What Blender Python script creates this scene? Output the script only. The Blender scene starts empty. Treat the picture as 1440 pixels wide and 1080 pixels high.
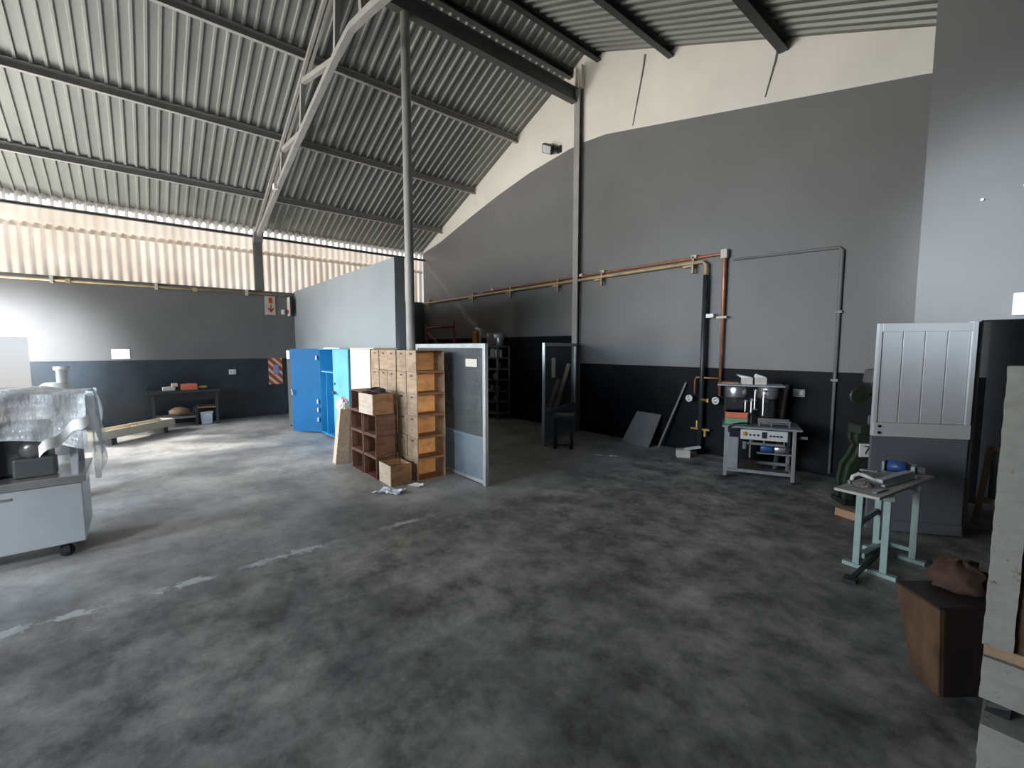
import bpy, math, random
from mathutils import Vector, Matrix
random.seed(7)
C = bpy.context.scene.collection
D = bpy.data
scene = bpy.context.scene
PI = math.pi

# ------------------------------------------------------------------ materials
def new_mat(name):
    m = D.materials.new(name); m.use_nodes = True
    nt = m.node_tree
    b = nt.nodes['Principled BSDF']
    return m, nt, b
def ramp(nt, fac, stops):
    r = nt.nodes.new('ShaderNodeValToRGB')
    el = r.color_ramp.elements
    while len(el) < len(stops): el.new(0.5)
    for e, (p, c) in zip(el, stops):
        e.position = p; e.color = (*c, 1) if len(c) == 3 else c
    nt.links.new(fac, r.inputs[0]); return r.outputs[0]
def noise(nt, vec, scale, detail=4, rough=.55):
    n = nt.nodes.new('ShaderNodeTexNoise'); n.inputs['Scale'].default_value = scale
    n.inputs['Detail'].default_value = detail; n.inputs['Roughness'].default_value = rough
    if vec is not None: nt.links.new(vec, n.inputs['Vector'])
    return n.outputs['Fac']
def mixc(nt, fac, a, b, mode='MIX'):
    n = nt.nodes.new('ShaderNodeMix'); n.data_type = 'RGBA'; n.blend_type = mode
    for sock, v in ((n.inputs[0], fac), (n.inputs[6], a), (n.inputs[7], b)):
        if hasattr(v, 'is_linked'): nt.links.new(v, sock)
        elif isinstance(v, (int, float)): sock.default_value = v
        else: sock.default_value = (*v, 1)
    return n.outputs[2]
def mth(nt, op, a, b=None, clamp=False):
    n = nt.nodes.new('ShaderNodeMath'); n.operation = op; n.use_clamp = clamp
    for i, v in enumerate((a, b)):
        if v is None: continue
        if hasattr(v, 'is_linked'): nt.links.new(v, n.inputs[i])
        else: n.inputs[i].default_value = v
    return n.outputs[0]
def coord(nt, which='Object'):
    t = nt.nodes.new('ShaderNodeTexCoord'); return t.outputs[which]
def position(nt):
    return nt.nodes.new('ShaderNodeNewGeometry').outputs['Position']
def mapping(nt, vec, scale=(1, 1, 1), rot=(0, 0, 0)):
    m = nt.nodes.new('ShaderNodeMapping'); nt.links.new(vec, m.inputs['Vector'])
    m.inputs['Scale'].default_value = scale; m.inputs['Rotation'].default_value = rot
    return m.outputs['Vector']
def bump(nt, b, h, strength=.2, dist=.01):
    n = nt.nodes.new('ShaderNodeBump'); n.inputs['Strength'].default_value = strength
    n.inputs['Distance'].default_value = dist
    nt.links.new(h, n.inputs['Height']); nt.links.new(n.outputs[0], b.inputs['Normal'])

def plain(name, col, rough=.6, metal=0, var=.18, scale=6, bmp=0, spec=.5, world=False):
    m, nt, b = new_mat(name)
    v = position(nt) if world else coord(nt)
    f = noise(nt, v, scale, 5)
    lo = tuple(c * (1 - var) for c in col); hi = tuple(min(1, c * (1 + var)) for c in col)
    nt.links.new(ramp(nt, f, [(.3, lo), (.7, hi)]), b.inputs['Base Color'])
    b.inputs['Roughness'].default_value = rough; b.inputs['Metallic'].default_value = metal
    b.inputs['Specular IOR Level'].default_value = spec
    if bmp: bump(nt, b, noise(nt, v, scale * 6, 3), bmp)
    return m
def wood(name, c1, c2, rough=.65, stretch=(3, 14, 14), rnd=.0, stain=.35):
    m, nt, b = new_mat(name)
    v = coord(nt)
    oi = nt.nodes.new('ShaderNodeObjectInfo')
    add = nt.nodes.new('ShaderNodeVectorMath'); add.operation = 'ADD'
    sc = nt.nodes.new('ShaderNodeVectorMath'); sc.operation = 'SCALE'; sc.inputs['Scale'].default_value = 37
    comb = nt.nodes.new('ShaderNodeCombineXYZ')
    for i in range(3): nt.links.new(oi.outputs['Random'], comb.inputs[i])
    nt.links.new(comb.outputs[0], sc.inputs[0]); nt.links.new(v, add.inputs[0]); nt.links.new(sc.outputs[0], add.inputs[1])
    vv = add.outputs[0]
    g = noise(nt, mapping(nt, vv, stretch), 1.6, 6, .65)
    col = ramp(nt, g, [(.3, c1), (.68, c2)])
    st = noise(nt, vv, 5, 4, .6)
    col = mixc(nt, mth(nt, 'MULTIPLY', mth(nt, 'SUBTRACT', st, .45, True), stain * 5, True), col, tuple(c * .35 for c in c1))
    if rnd:
        hs = nt.nodes.new('ShaderNodeHueSaturation'); nt.links.new(col, hs.inputs['Color'])
        nt.links.new(mth(nt, 'ADD', mth(nt, 'MULTIPLY', oi.outputs['Random'], rnd), 1 - rnd / 2), hs.inputs['Value'])
        col = hs.outputs[0]
    nt.links.new(col, b.inputs['Base Color']); b.inputs['Roughness'].default_value = rough
    bump(nt, b, g, .15)
    return m

M = {}
M['grey_paint'] = plain('grey wall paint', (.160, .160, .160), .55, var=.07, scale=1.3, bmp=.06, world=True, spec=.35)
M['white_paint'] = plain('white gable paint', (.72, .69, .63), .7, var=.07, scale=1.1, world=True)
M['black_paint'] = plain('black dado paint', (.0055, .0065, .0085), .6, var=.4, scale=1.8, world=True, spec=.12)
M['hazed_dado_paint'] = plain('haze blue dado paint', (.026, .036, .048), .4, var=.35, scale=1.6, world=True)  # dado black lifted to blue for the pale veil over the left
M['partition_paint'] = plain('pale grey partition paint', (.22, .245, .265), .6, var=.06, scale=1.2, world=True)
M['steel_paint'] = plain('grey painted steel', (.17, .17, .17), .5, var=.15, scale=3)
M['truss_paint'] = plain('light grey painted steel', (.30, .295, .28), .5, var=.12, scale=3)
M['dark_steel'] = plain('dark painted steel', (.03, .033, .038), .45, var=.3, scale=5)
M['beam_dark'] = plain('dark grey purlin paint', (.055, .056, .056), .55, var=.15)
M['beam_grey'] = plain('slate grey beam paint', (.085, .088, .09), .55, var=.12)
M['navy'] = plain('dark navy screen', (.012, .014, .03), .35, var=.1)
M['black'] = plain('black', (.012, .013, .015), .45, var=.3)
M['black_rubber'] = plain('black rubber', (.02, .02, .022), .8, var=.2)
M['galv'] = plain('galvanised steel', (.42, .45, .47), .42, .5, var=.12, scale=8)
M['stainless'] = plain('stainless steel', (.62, .63, .64), .28, .85, var=.08, scale=5)
M['dull_stainless'] = plain('dull stainless sheet', (.50, .53, .56), .45, .35, var=.07, scale=3)
M['bench_steel'] = plain('dull bench steel', (.30, .305, .31), .4, .4, var=.12, scale=5)
M['panel_white'] = plain('dull white panel', (.5, .5, .48), .5, var=.08)
M['white'] = plain('white plastic', (.75, .75, .73), .5, var=.05)
M['paper'] = plain('white paper', (.8, .8, .79), .8, var=.05, scale=20)
M['cream_card'] = plain('cream cardboard', (.55, .50, .43), .8, var=.1)
M['cardboard'] = plain('brown cardboard', (.33, .20, .12), .85, var=.15)
M['copper'] = plain('copper pipe', (.42, .17, .10), .4, .4, var=.3, scale=5)
M['cream_pipe'] = plain('cream yellow pipe paint', (.42, .31, .17), .5, var=.25, scale=4)
M['brass'] = plain('brass', (.45, .30, .08), .35, .7)
M['blue_door'] = plain('dark blue locker paint', (.002, .085, .225), .6, var=.06, scale=2, spec=.15)
M['blue_body'] = plain('bright blue locker paint', (.03, .27, .52), .4, var=.1, scale=2)
M['blue_pale'] = plain('light blue locker paint', (.14, .40, .64), .35, var=.22, scale=2.5)
M['cream_paint'] = plain('cream cabinet paint', (.58, .53, .42), .5, var=.06)
M['cabinet_grey'] = plain('dark grey cabinet paint', (.065, .075, .078), .5, var=.1)
M['red'] = plain('signal red', (.45, .05, .03), .5, var=.1)
M['red_frame'] = plain('dusty red scaffold paint', (.22, .035, .045), .6, var=.2)
M['orange'] = plain('orange plastic', (.55, .22, .04), .5, var=.12)
M['coral'] = plain('coral red plastic', (.60, .14, .08), .5, var=.12)
M['green_plastic'] = plain('green plastic', (.14, .28, .16), .5, var=.15)
M['mint'] = plain('mint green painted steel', (.27, .37, .35), .5, var=.12, scale=9)
M['press_green'] = plain('machine green enamel', (.020, .033, .017), .5, var=.3, scale=7)
M['motor_blue'] = plain('blue motor paint', (.02, .07, .22), .4, var=.2)
M['lilac'] = plain('lilac blue plate', (.28, .32, .52), .5, var=.1)
M['yellow'] = plain('yellow green plastic', (.5, .5, .08), .5, var=.1)
M['pale_board'] = wood('pale board', (.36, .29, .22), (.52, .43, .34), stain=.1)
M['table_top'] = plain('worn pale laminate', (.42, .40, .37), .5, var=.15, scale=5)
M['drawer_front'] = wood('greyish brown drawer front', (.22, .14, .085), (.36, .26, .18), rnd=.3)
M['drawer_side'] = wood('brown drawer side', (.17, .085, .04), (.30, .16, .075), stretch=(14, 3, 14), rnd=.3)
M['drawer_ply'] = wood('orange plywood', (.48, .22, .075), (.74, .40, .16), stretch=(12, 3, 10), rnd=.45, stain=.3)
M['old_side'] = wood('dark red brown timber', (.075, .034, .022), (.17, .08, .05), rnd=.35)
M['old_ply'] = wood('old plywood', (.24, .13, .07), (.40, .24, .14), rnd=.3)
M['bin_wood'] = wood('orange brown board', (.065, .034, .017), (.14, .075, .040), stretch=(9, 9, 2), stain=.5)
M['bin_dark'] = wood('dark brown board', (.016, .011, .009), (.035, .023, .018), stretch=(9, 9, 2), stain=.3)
M['sack'] = plain('brown sacking', (.075, .038, .025), .9, var=.35, scale=14, bmp=.5)
M['grey_panel'] = plain('grey fibre board', (.17, .16, .15), .7, var=.12)
M['door_paint'] = plain('grey door paint', (.46, .47, .49), .38, var=.06, scale=3)
M['shaded_grey'] = plain('shaded door grey', (.115, .12, .135), .45, var=.12, scale=3)  # shade on the lower door, put into a darker copy of its paint
M['raw_timber'] = wood('raw timber', (.28, .18, .11), (.43, .30, .20), stain=.1)
M['chrome_dark'] = plain('worn machine steel', (.22, .22, .22), .35, .6, var=.25, scale=9)
M['glass_jar'] = plain('grey translucent glass', (.35, .37, .38), .15, .1, var=.1)
M['white_cloth'] = plain('white blue cloth', (.62, .66, .74), .85, var=.25, scale=12)

def post_mat():
    m, nt, b = new_mat('chipped cream paint')
    v = position(nt)
    col = ramp(nt, noise(nt, v, 9, 6, .7), [(.3, (.25, .245, .22)), (.65, (.32, .315, .28))])
    chip = ramp(nt, noise(nt, v, 16, 5, .65), [(.62, (0, 0, 0)), (.68, (1, 1, 1))])
    nt.links.new(mixc(nt, chip, col, (.16, .10, .06)), b.inputs['Base Color'])
    b.inputs['Roughness'].default_value = .8
    bump(nt, b, noise(nt, v, 30, 4), .25, .006)
    return m
M['post'] = post_mat()

def mesh_mat():
    m, nt, b = new_mat('expanded metal mesh')
    v = coord(nt)
    def wv(rot):
        w = nt.nodes.new('ShaderNodeTexWave'); w.inputs['Scale'].default_value = 16
        nt.links.new(mapping(nt, v, (1, 1, 1), (0, rot, 0)), w.inputs['Vector']); return w.outputs['Fac']
    f = mth(nt, 'MAXIMUM', wv(.6), wv(-.6))
    a = mth(nt, 'GREATER_THAN', f, .62)
    nt.links.new(a, b.inputs['Alpha'])
    nt.links.new(ramp(nt, noise(nt, v, 2.5), [(.3, (.075, .09, .095)), (.7, (.125, .14, .145))]), b.inputs['Base Color'])
    b.inputs['Roughness'].default_value = .5; b.inputs['Metallic'].default_value = .2
    return m
M['mesh'] = mesh_mat()
M['sheet_blue'] = plain('blue grey sheet steel', (.20, .255, .30), .4, .3, var=.14, scale=3)

def hazard_mat():
    m, nt, b = new_mat('red and cream hazard stripes')
    v = coord(nt)
    s = nt.nodes.new('ShaderNodeSeparateXYZ'); nt.links.new(v, s.inputs[0])
    d = mth(nt, 'ADD', s.outputs['Y'], s.outputs['Z'])
    w = mth(nt, 'GREATER_THAN', mth(nt, 'FRACT', mth(nt, 'MULTIPLY', d, 5.2)), .42)
    nt.links.new(mixc(nt, w, (.66, .55, .38), (.40, .07, .04)), b.inputs['Base Color'])
    b.inputs['Roughness'].default_value = .5
    return m
M['hazard'] = hazard_mat()

def floor_mat():
    m, nt, b = new_mat('worn stained concrete')
    p = position(nt)
    s = nt.nodes.new('ShaderNodeSeparateXYZ'); nt.links.new(p, s.inputs[0])
    wob = mth(nt, 'MULTIPLY', mth(nt, 'SUBTRACT', noise(nt, p, 1.1, 4), .5), 1.1)
    side = mth(nt, 'MULTIPLY', mth(nt, 'ADD', mth(nt, 'ADD', s.outputs['X'], 4.0), wob), 1.3, False)
    side = mth(nt, 'ADD', mth(nt, 'MULTIPLY', side, 1), .5, True)       # 0 left slab, 1 right slab
    n1 = noise(nt, p, .9, 8, .66); n2 = noise(nt, p, 2.9, 9, .72); n3 = noise(nt, p, 9, 5, .6)
    left = ramp(nt, n2, [(.28, (.26, .26, .258)), (.72, (.38, .375, .365))])
    right = ramp(nt, n2, [(.36, (.095, .092, .089)), (.48, (.215, .206, .196)), (.68, (.40, .378, .35))])
    col = mixc(nt, side, left, right)
    big = ramp(nt, n1, [(.38, (.50, .50, .52)), (.60, (1.2, 1.18, 1.15))])
    col = mixc(nt, .85, col, big, 'MULTIPLY')
    col = mixc(nt, mth(nt, 'MULTIPLY', mth(nt, 'SUBTRACT', n3, .5, True), 1.0, True), col, (.03, .03, .03))
    # chipped white paint along the slab joint
    d = mth(nt, 'ABSOLUTE', mth(nt, 'ADD', mth(nt, 'ADD', s.outputs['X'], 3.98), mth(nt, 'MULTIPLY', wob, .12)))
    near = mth(nt, 'SUBTRACT', 1, mth(nt, 'MULTIPLY', d, 6), True)
    near = mth(nt, 'SUBTRACT', 1, mth(nt, 'MULTIPLY', d, 4.2), True)
    fl = mth(nt, 'GREATER_THAN', mth(nt, 'MULTIPLY', near, noise(nt, mapping(nt, p, (1.6, 1, 1)), 6.5, 7, .75)), .43)
    gate_ = ramp(nt, noise(nt, mapping(nt, p, (.3, 1, 1)), 1.7, 3), [(.44, (0, 0, 0)), (.56, (1, 1, 1))])
    fl = mth(nt, 'MULTIPLY', fl, gate_)
    yfade = mth(nt, 'LESS_THAN', s.outputs['Y'], 2.3)
    col = mixc(nt, mth(nt, 'MULTIPLY', mth(nt, 'MULTIPLY', fl, yfade), .75), col, (.62, .63, .62))
    line = mth(nt, 'SUBTRACT', 1, mth(nt, 'MULTIPLY', d, 22), True)
    col = mixc(nt, mth(nt, 'MULTIPLY', mth(nt, 'MULTIPLY', line, mth(nt, 'SUBTRACT', n3, .5, True)), .9), col, (.30, .29, .27))
    nt.links.new(col, b.inputs['Base Color'])
    nt.links.new(ramp(nt, n2, [(.3, (.42,) * 3), (.7, (.65,) * 3)]), b.inputs['Roughness'])
    b.inputs['Specular IOR Level'].default_value = .35
    bump(nt, b, n3, .12, .01)
    return m
M['floor'] = floor_mat()

def roof_mat():
    m, nt, b = new_mat('galvanised roof sheet')
    p = position(nt)
    col = ramp(nt, noise(nt, mapping(nt, p, (.4, 2.2, .4)), 1.2, 5), [(.3, (.19, .198, .182)), (.7, (.27, .278, .258))])
    nt.links.new(col, b.inputs['Base Color'])
    b.inputs['Roughness'].default_value = .5; b.inputs['Metallic'].default_value = .15
    return m
M['roof'] = roof_mat()
def translucent_sheet():
    m, nt, b = new_mat('cream translucent sheeting')
    p = position(nt)
    n = noise(nt, mapping(nt, p, (1, 1.2, .7)), 1.5, 6, .6)
    col = ramp(nt, n, [(.25, (.62, .53, .45)), (.6, (.80, .73, .66))])
    nt.links.new(col, b.inputs['Base Color']); b.inputs['Roughness'].default_value = .7
    t = nt.nodes.new('ShaderNodeBsdfTranslucent'); nt.links.new(col, t.inputs['Color'])
    mx = nt.nodes.new('ShaderNodeMixShader'); mx.inputs[0].default_value = .45
    out = nt.nodes['Material Output']
    nt.links.new(b.outputs[0], mx.inputs[1]); nt.links.new(t.outputs[0], mx.inputs[2]); nt.links.new(mx.outputs[0], out.inputs[0])
    return m
M['sheeting'] = translucent_sheet()
def eaves_glow_sheet():
    m, nt, b = new_mat('white eaves daylight sheet')  # whitened lit copy of the cream sheeting
    b.inputs['Base Color'].default_value = (.85, .83, .80, 1)
    t = nt.nodes.new('ShaderNodeBsdfTranslucent'); t.inputs['Color'].default_value = (.95, .93, .9, 1)
    mx = nt.nodes.new('ShaderNodeMixShader'); mx.inputs[0].default_value = .75
    out = nt.nodes['Material Output']
    nt.links.new(b.outputs[0], mx.inputs[1]); nt.links.new(t.outputs[0], mx.inputs[2]); nt.links.new(mx.outputs[0], out.inputs[0])
    return m
M['eaves_glow'] = eaves_glow_sheet()
def film():
    m, nt, b = new_mat('milky plastic film')
    v = coord(nt)
    b.inputs['Base Color'].default_value = (.72, .75, .78, 1)
    b.inputs['Roughness'].default_value = .18
    nt.links.new(ramp(nt, noise(nt, v, 3.5, 4), [(.3, (.45,) * 3), (.7, (.92,) * 3)]), b.inputs['Alpha'])
    bump(nt, b, noise(nt, mapping(nt, v, (5, 5, 1.5)), 3, 4, .6), .5, .05)
    return m
M['film'] = film()

# ------------------------------------------------------------------ mesh builder
class MB:
    def __init__(s): s.v = []; s.f = []; s.m = []; s.mi = 0; s.X = None
    def pt(s, p):
        p = Vector(p)
        if s.X is not None: p = s.X @ p
        s.v.append(p); return len(s.v) - 1
    def face(s, idx): s.f.append(tuple(idx)); s.m.append(s.mi)
    def poly(s, pts): s.face([s.pt(p) for p in pts]); return s
    def hexa(s, b, t):
        i = [s.pt(p) for p in b] + [s.pt(p) for p in t]
        for q in ((3, 2, 1, 0), (4, 5, 6, 7), (0, 1, 5, 4), (1, 2, 6, 5), (2, 3, 7, 6), (3, 0, 4, 7)): s.face([i[k] for k in q])
        return s
    def box(s, x0, x1, y0, y1, z0, z1):
        return s.hexa([(x0, y0, z0), (x1, y0, z0), (x1, y1, z0), (x0, y1, z0)], [(x0, y0, z1), (x1, y0, z1), (x1, y1, z1), (x0, y1, z1)])
    def bar(s, p, q, w, h, up=(0, 0, 1)):
        p, q = Vector(p), Vector(q); d = (q - p).normalized()
        a = d.cross(Vector(up))
        if a.length < 1e-4: a = d.cross(Vector((0, 1, 0)))
        a.normalize(); c = a.cross(d).normalized()
        a *= w / 2; c *= h / 2
        return s.hexa([p - a - c, p + a - c, p + a + c, p - a + c], [q - a - c, q + a - c, q + a + c, q - a + c])
    def tube(s, pts, r, n=10, cap=True):
        pts = [Vector(p) for p in pts]; rings = []; ref = None
        for i, p in enumerate(pts):
            d = (pts[min(i + 1, len(pts) - 1)] - pts[max(i - 1, 0)]).normalized()
            if ref is None:
                ref = d.cross(Vector((0, 0, 1)))
                if ref.length < .05: ref = d.cross(Vector((0, 1, 0)))
            a = (ref - d * ref.dot(d)).normalized(); ref = a; c = d.cross(a)
            k = 1
            if 0 < i < len(pts) - 1:
                u = (p - pts[i - 1]).normalized(); k = 1 / max(.5, u.dot(d))
            rr = r[i] if isinstance(r, (list, tuple)) else r
            rings.append([s.pt(p + (a * math.cos(2 * PI * j / n) + c * math.sin(2 * PI * j / n)) * rr * k) for j in range(n)])
        for A, B in zip(rings, rings[1:]):
            for j in range(n): s.face((A[j], A[(j + 1) % n], B[(j + 1) % n], B[j]))
        if cap: s.face(rings[0][::-1]); s.face(rings[-1])
        return s
    def cyl(s, p, q, r, n=16): return s.tube([p, q], r, n)
    def lathe(s, c, prof, n=20, axis='Z'):
        c = Vector(c); rings = []
        for r, z in prof:
            ring = []
            for j in range(n):
                a = 2 * PI * j / n; x, y = r * math.cos(a), r * math.sin(a)
                o = {'Z': (x, y, z), 'X': (z, x, y), 'Y': (y, z, x)}[axis]
                ring.append(s.pt(c + Vector(o)))
            rings.append(ring)
        for A, B in zip(rings, rings[1:]):
            for j in range(n): s.face((A[j], A[(j + 1) % n], B[(j + 1) % n], B[j]))
        s.face(rings[0][::-1]); s.face(rings[-1]); return s
    def prism(s, pts, off):
        off = Vector(off); a = [s.pt(p) for p in pts]; b = [s.pt(Vector(p) + off) for p in pts]
        s.face(a[::-1]); s.face(b); n = len(a)
        for i in range(n): s.face((a[i], a[(i + 1) % n], b[(i + 1) % n], b[i]))
        return s
    def grid(s, fn, nu, nv):
        g = [[s.pt(fn(i / nu, j / nv)) for j in range(nv + 1)] for i in range(nu + 1)]
        for i in range(nu):
            for j in range(nv): s.face((g[i][j], g[i + 1][j], g[i + 1][j + 1], g[i][j + 1]))
        return s
    def build(s, name, mats, parent=None, world=True, bevel=0, smooth=False, solid=0):
        """world: vertices are in world space and are moved into the parent's (or an own) frame"""
        if not isinstance(mats, (list, tuple)): mats = [mats]
        me = D.meshes.new(name); o = D.objects.new(name, me); C.objects.link(o)
        vs = s.v
        if world:
            if parent is not None:
                inv = chain(parent).inverted(); vs = [inv @ v for v in vs]
            else:
                lo = Vector([min(v[i] for v in vs) for i in range(3)]); hi = Vector([max(v[i] for v in vs) for i in range(3)])
                org = Vector(((lo.x + hi.x) / 2, (lo.y + hi.y) / 2, lo.z)); vs = [v - org for v in vs]; o.location = org
        me.from_pydata([tuple(v) for v in vs], [], s.f)
        for m in mats: me.materials.append(M[m])
        for p, k in zip(me.polygons, s.m): p.material_index = k; p.use_smooth = smooth
        me.validate()
        import bmesh
        bm = bmesh.new(); bm.from_mesh(me)
        if not solid and len(bm.faces) > 1: bmesh.ops.recalc_face_normals(bm, faces=bm.faces)
        bm.to_mesh(me); bm.free()
        if parent is not None: o.parent = parent
        if bevel:
            md = o.modifiers.new('Bevel', 'BEVEL'); md.width = bevel; md.segments = 2; md.limit_method = 'ANGLE'
        if solid:
            md = o.modifiers.new('Solidify', 'SOLIDIFY'); md.thickness = solid
        return o
def chain(o):
    m = Matrix.Identity(4)
    while o is not None:
        m = o.matrix_basis @ m; o = o.parent
    return m
def tag(o, label, cat, group=None):
    o['label'] = label; o['category'] = cat
    if group: o['group'] = group
    return o
def thing(name, label, cat, loc=(0, 0, 0), rotz=0, group=None):
    o = D.objects.new(name, None); o.empty_display_size = .1; C.objects.link(o)
    o.location = loc; o.rotation_euler = (0, 0, rotz)
    return tag(o, label, cat, group)
def dup(root, loc=None, rotz=None, label=None, group=None):
    r = root.copy(); C.objects.link(r)
    if loc is not None: r.location = loc
    if rotz is not None: r.rotation_euler = (0, 0, rotz)
    if label: r['label'] = label
    if group: r['group'] = group
    for ch in list(root.children):
        c = ch.copy(); C.objects.link(c); c.parent = r
        for g in list(ch.children):
            d = g.copy(); C.objects.link(d); d.parent = c
    return r
def structure(o): o['kind'] = 'structure'; return o
def bx(name, mat, parent, x0, x1, y0, y1, z0, z1, bevel=0, world=False):
    return MB().box(x0, x1, y0, y1, z0, z1).build(name, mat, parent, world, bevel)

# ------------------------------------------------------------------ the shell
GY, LX, RX = 7.1, -12.75, -6.15        # gable wall, left wall, ridge
def zr(x): return 7.51 - .42 * abs(x - RX)

structure(MB().box(-13.2, 4.6, -10.2, 7.3, -.12, 0).build('floor', 'floor'))
# gable wall with black dado, grey field and white top
w = MB()
paint = [(-12.75, 4.70), (-11.67, 4.88), (-10.3, 5.22), (-8.95, 5.52), (-7.77, 5.73), (-6.56, 5.85), (-6.18, 5.86), (-5.6, 5.82), (-3.55, 5.40), (-1.03, 4.88), (4.5, 3.05)]
w.mi = 2; w.prism([(-12.75, GY, 0), (-6.25, GY, 0), (-6.25, GY, 2.0), (-12.75, GY, 2.0)], (0, .2, 0))
w.prism([(-6.25, GY, 0), (4.5, GY, 0), (4.5, GY, 1.42), (-6.25, GY, 1.42)], (0, .2, 0))
w.mi = 0
w.prism([(-12.75, GY, 2.0), (-6.25, GY, 2.0), (-6.25, GY, 1.42), (4.5, GY, 1.42)] + [(x, GY, z) for x, z in paint[::-1]], (0, .2, 0))
w.mi = 1
w.prism([(x, GY, z) for x, z in paint] + [(4.5, GY, zr(4.5) + .03), (RX, GY, zr(RX) + .03), (-12.75, GY, zr(-12.75) + .03)], (0, .2, 0))
structure(w.build('wall_back', ['grey_paint', 'white_paint', 'black_paint']))
# left wall: masonry below, sheeting above
w = MB()
w.box(LX - .2, LX, -2.9, -1.60, 1.95, 3.12)  # masonry over an opening added for the bright glare at the left edge
for ya, yb in ((-10, -7), (-1.60, 7.1)):
    w.mi = 1; w.box(LX - .2, LX, ya, yb, 0, 1.47); w.mi = 0; w.box(LX - .2, LX, ya, yb, 1.47, 3.12)
structure(w.build('wall_left', ['grey_paint', 'hazed_dado_paint']))
def corr(x, z0, z1, y0, y1, pitch, amp):
    m = MB(); n = int((y1 - y0) / pitch * 8)
    ys = [y0 + (y1 - y0) * i / n for i in range(n + 1)]
    off = [x + amp * max(-1, min(1, 1.8 * math.sin(2 * PI * y / pitch))) for y in ys]
    a = [m.pt((o, y, z0)) for o, y in zip(off, ys)]; b = [m.pt((o, y, z1)) for o, y in zip(off, ys)]
    for i in range(n): m.face((a[i], a[i + 1], b[i + 1], b[i]))
    return m
structure(corr(LX - .10, 3.10, 4.2, -10, 7.1, .16, .02).build('wall_left_sheeting', 'sheeting', smooth=True))
structure(corr(LX - .06, 4.08, 4.50, -10, 7.1, .16, .010).build('wall_left_sheeting_upper', 'sheeting', smooth=True))
structure(corr(LX - .05, 4.50, 4.80, -10, 7.1, .16, .022).build('wall_left_eaves_glow', 'eaves_glow', smooth=True))  # whiter band stands for the daylight strip under the roof edge
structure(MB().box(LX - .22, LX + .02, -10, 7.1, 3.12, 3.17).build('trim_1', 'steel_paint'))
# roof sheets
w = MB(); prof = []
y = -10
while y < 7.25:
    prof += [(y, .036), (y + .108, .036), (y + .122, 0), (y + .151, 0)]; y += .165
for xa, xb in ((RX, -12.88), (RX, 4.6)):
    A = [w.pt((xa, yy, zr(xa) + h)) for yy, h in prof]; B = [w.pt((xb, yy, zr(xb) + h)) for yy, h in prof]
    for i in range(len(prof) - 1): w.face((A[i], A[i + 1], B[i + 1], B[i]))
structure(w.build('ceiling', 'roof'))
# partition wall and right hand wall with the doorway
structure(MB().box(LX, -6.78, 3.25, 3.43, 0, 3.2).build('wall_partition', 'partition_paint'))
w = MB(); WY = 5.75
w.box(-.79, -.34, WY, WY + .25, 0, 5.9); w.box(-.34, .62, WY, WY + .25, 1.99, 5.9); w.box(.62, 4.4, WY, WY + .25, 0, 5.9)
structure(w.build('wall_right', 'grey_paint'))
structure(MB().box(-12.95, 4.6, -10.2, -10, 0, 7.6).build('wall_sun_block', 'grey_paint'))  # unseen wall added to keep sun and sky light off the hall
structure(MB().box(4.4, 4.6, -10, 7.3, 0, 4.6).build('wall_sky_block', 'grey_paint'))  # unseen wall added to cut the sky light on the right roof
# dark room behind the doorway
structure(MB().box(-.34, 1.6, 6.95, 7.05, 0, 2.6).build('wall_room', 'shaded_grey'))

# ------------------------------------------------------------------ roof steel
def purlin(x, drop, label, w_=.07, h_=.13, mat='steel_paint', y0=-5.4):
    z = zr(x) - drop; t = math.atan(.42) * (-1 if x < RX else 1)
    m = MB(); sgn = 1 if x < RX else -1
    # lipped channel hanging under the sheet, square to the slope
    def P(a, b): return (x + a * math.cos(t) + b * math.sin(t), 0, z - a * math.sin(t) * -1 * -1 + b * math.cos(t))
    pts = [(-w_ / 2, 0), (w_ / 2, 0), (w_ / 2, -.02), (-w_ / 2 + .012, -.02), (-w_ / 2 + .012, -h_ + .012), (w_ / 2, -h_ + .012), (w_ / 2, -h_), (-w_ / 2, -h_)]
    q = [(x + a, y0, z + b) for a, b in pts]
    m.prism(q, (0, GY - .003 - y0, 0))
    o = m.build('roof_purlin', mat); tag(o, label, 'beam', 'steel roof purlins'); return o
purlin(-12.66, .27, 'dark steel eaves beam running along the cream sheeting of the left wall', .06, .06)
purlin(-11.58, .005, 'grey steel roof purlin on the left slope, lowest one above the eaves beam', mat='truss_paint')
purlin(-9.91, .005, 'grey steel roof purlin on the left slope, second up from the eaves beam', mat='truss_paint')
purlin(-8.19, .005, 'grey steel roof purlin on the left slope, third up from the eaves beam', mat='truss_paint')
purlin(-6.52, .005, 'dark ridge purlin just left of the ridge line', .1, .13, 'beam_dark')
purlin(-5.80, .005, 'dark ridge purlin just right of the ridge line', .1, .13, 'beam_dark')
purlin(-4.27, .005, 'dark steel purlin on the right roof slope, next to the ridge', .1, .14, 'beam_dark')
purlin(-2.54, .005, 'dark steel purlin on the right roof slope, second from the ridge', .12, .15, 'beam_dark')
purlin(-.86, .005, 'dark steel purlin on the right roof slope, above the right wall', .1, .14, 'beam_dark', -5.4).location.y -= 1.45

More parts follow.
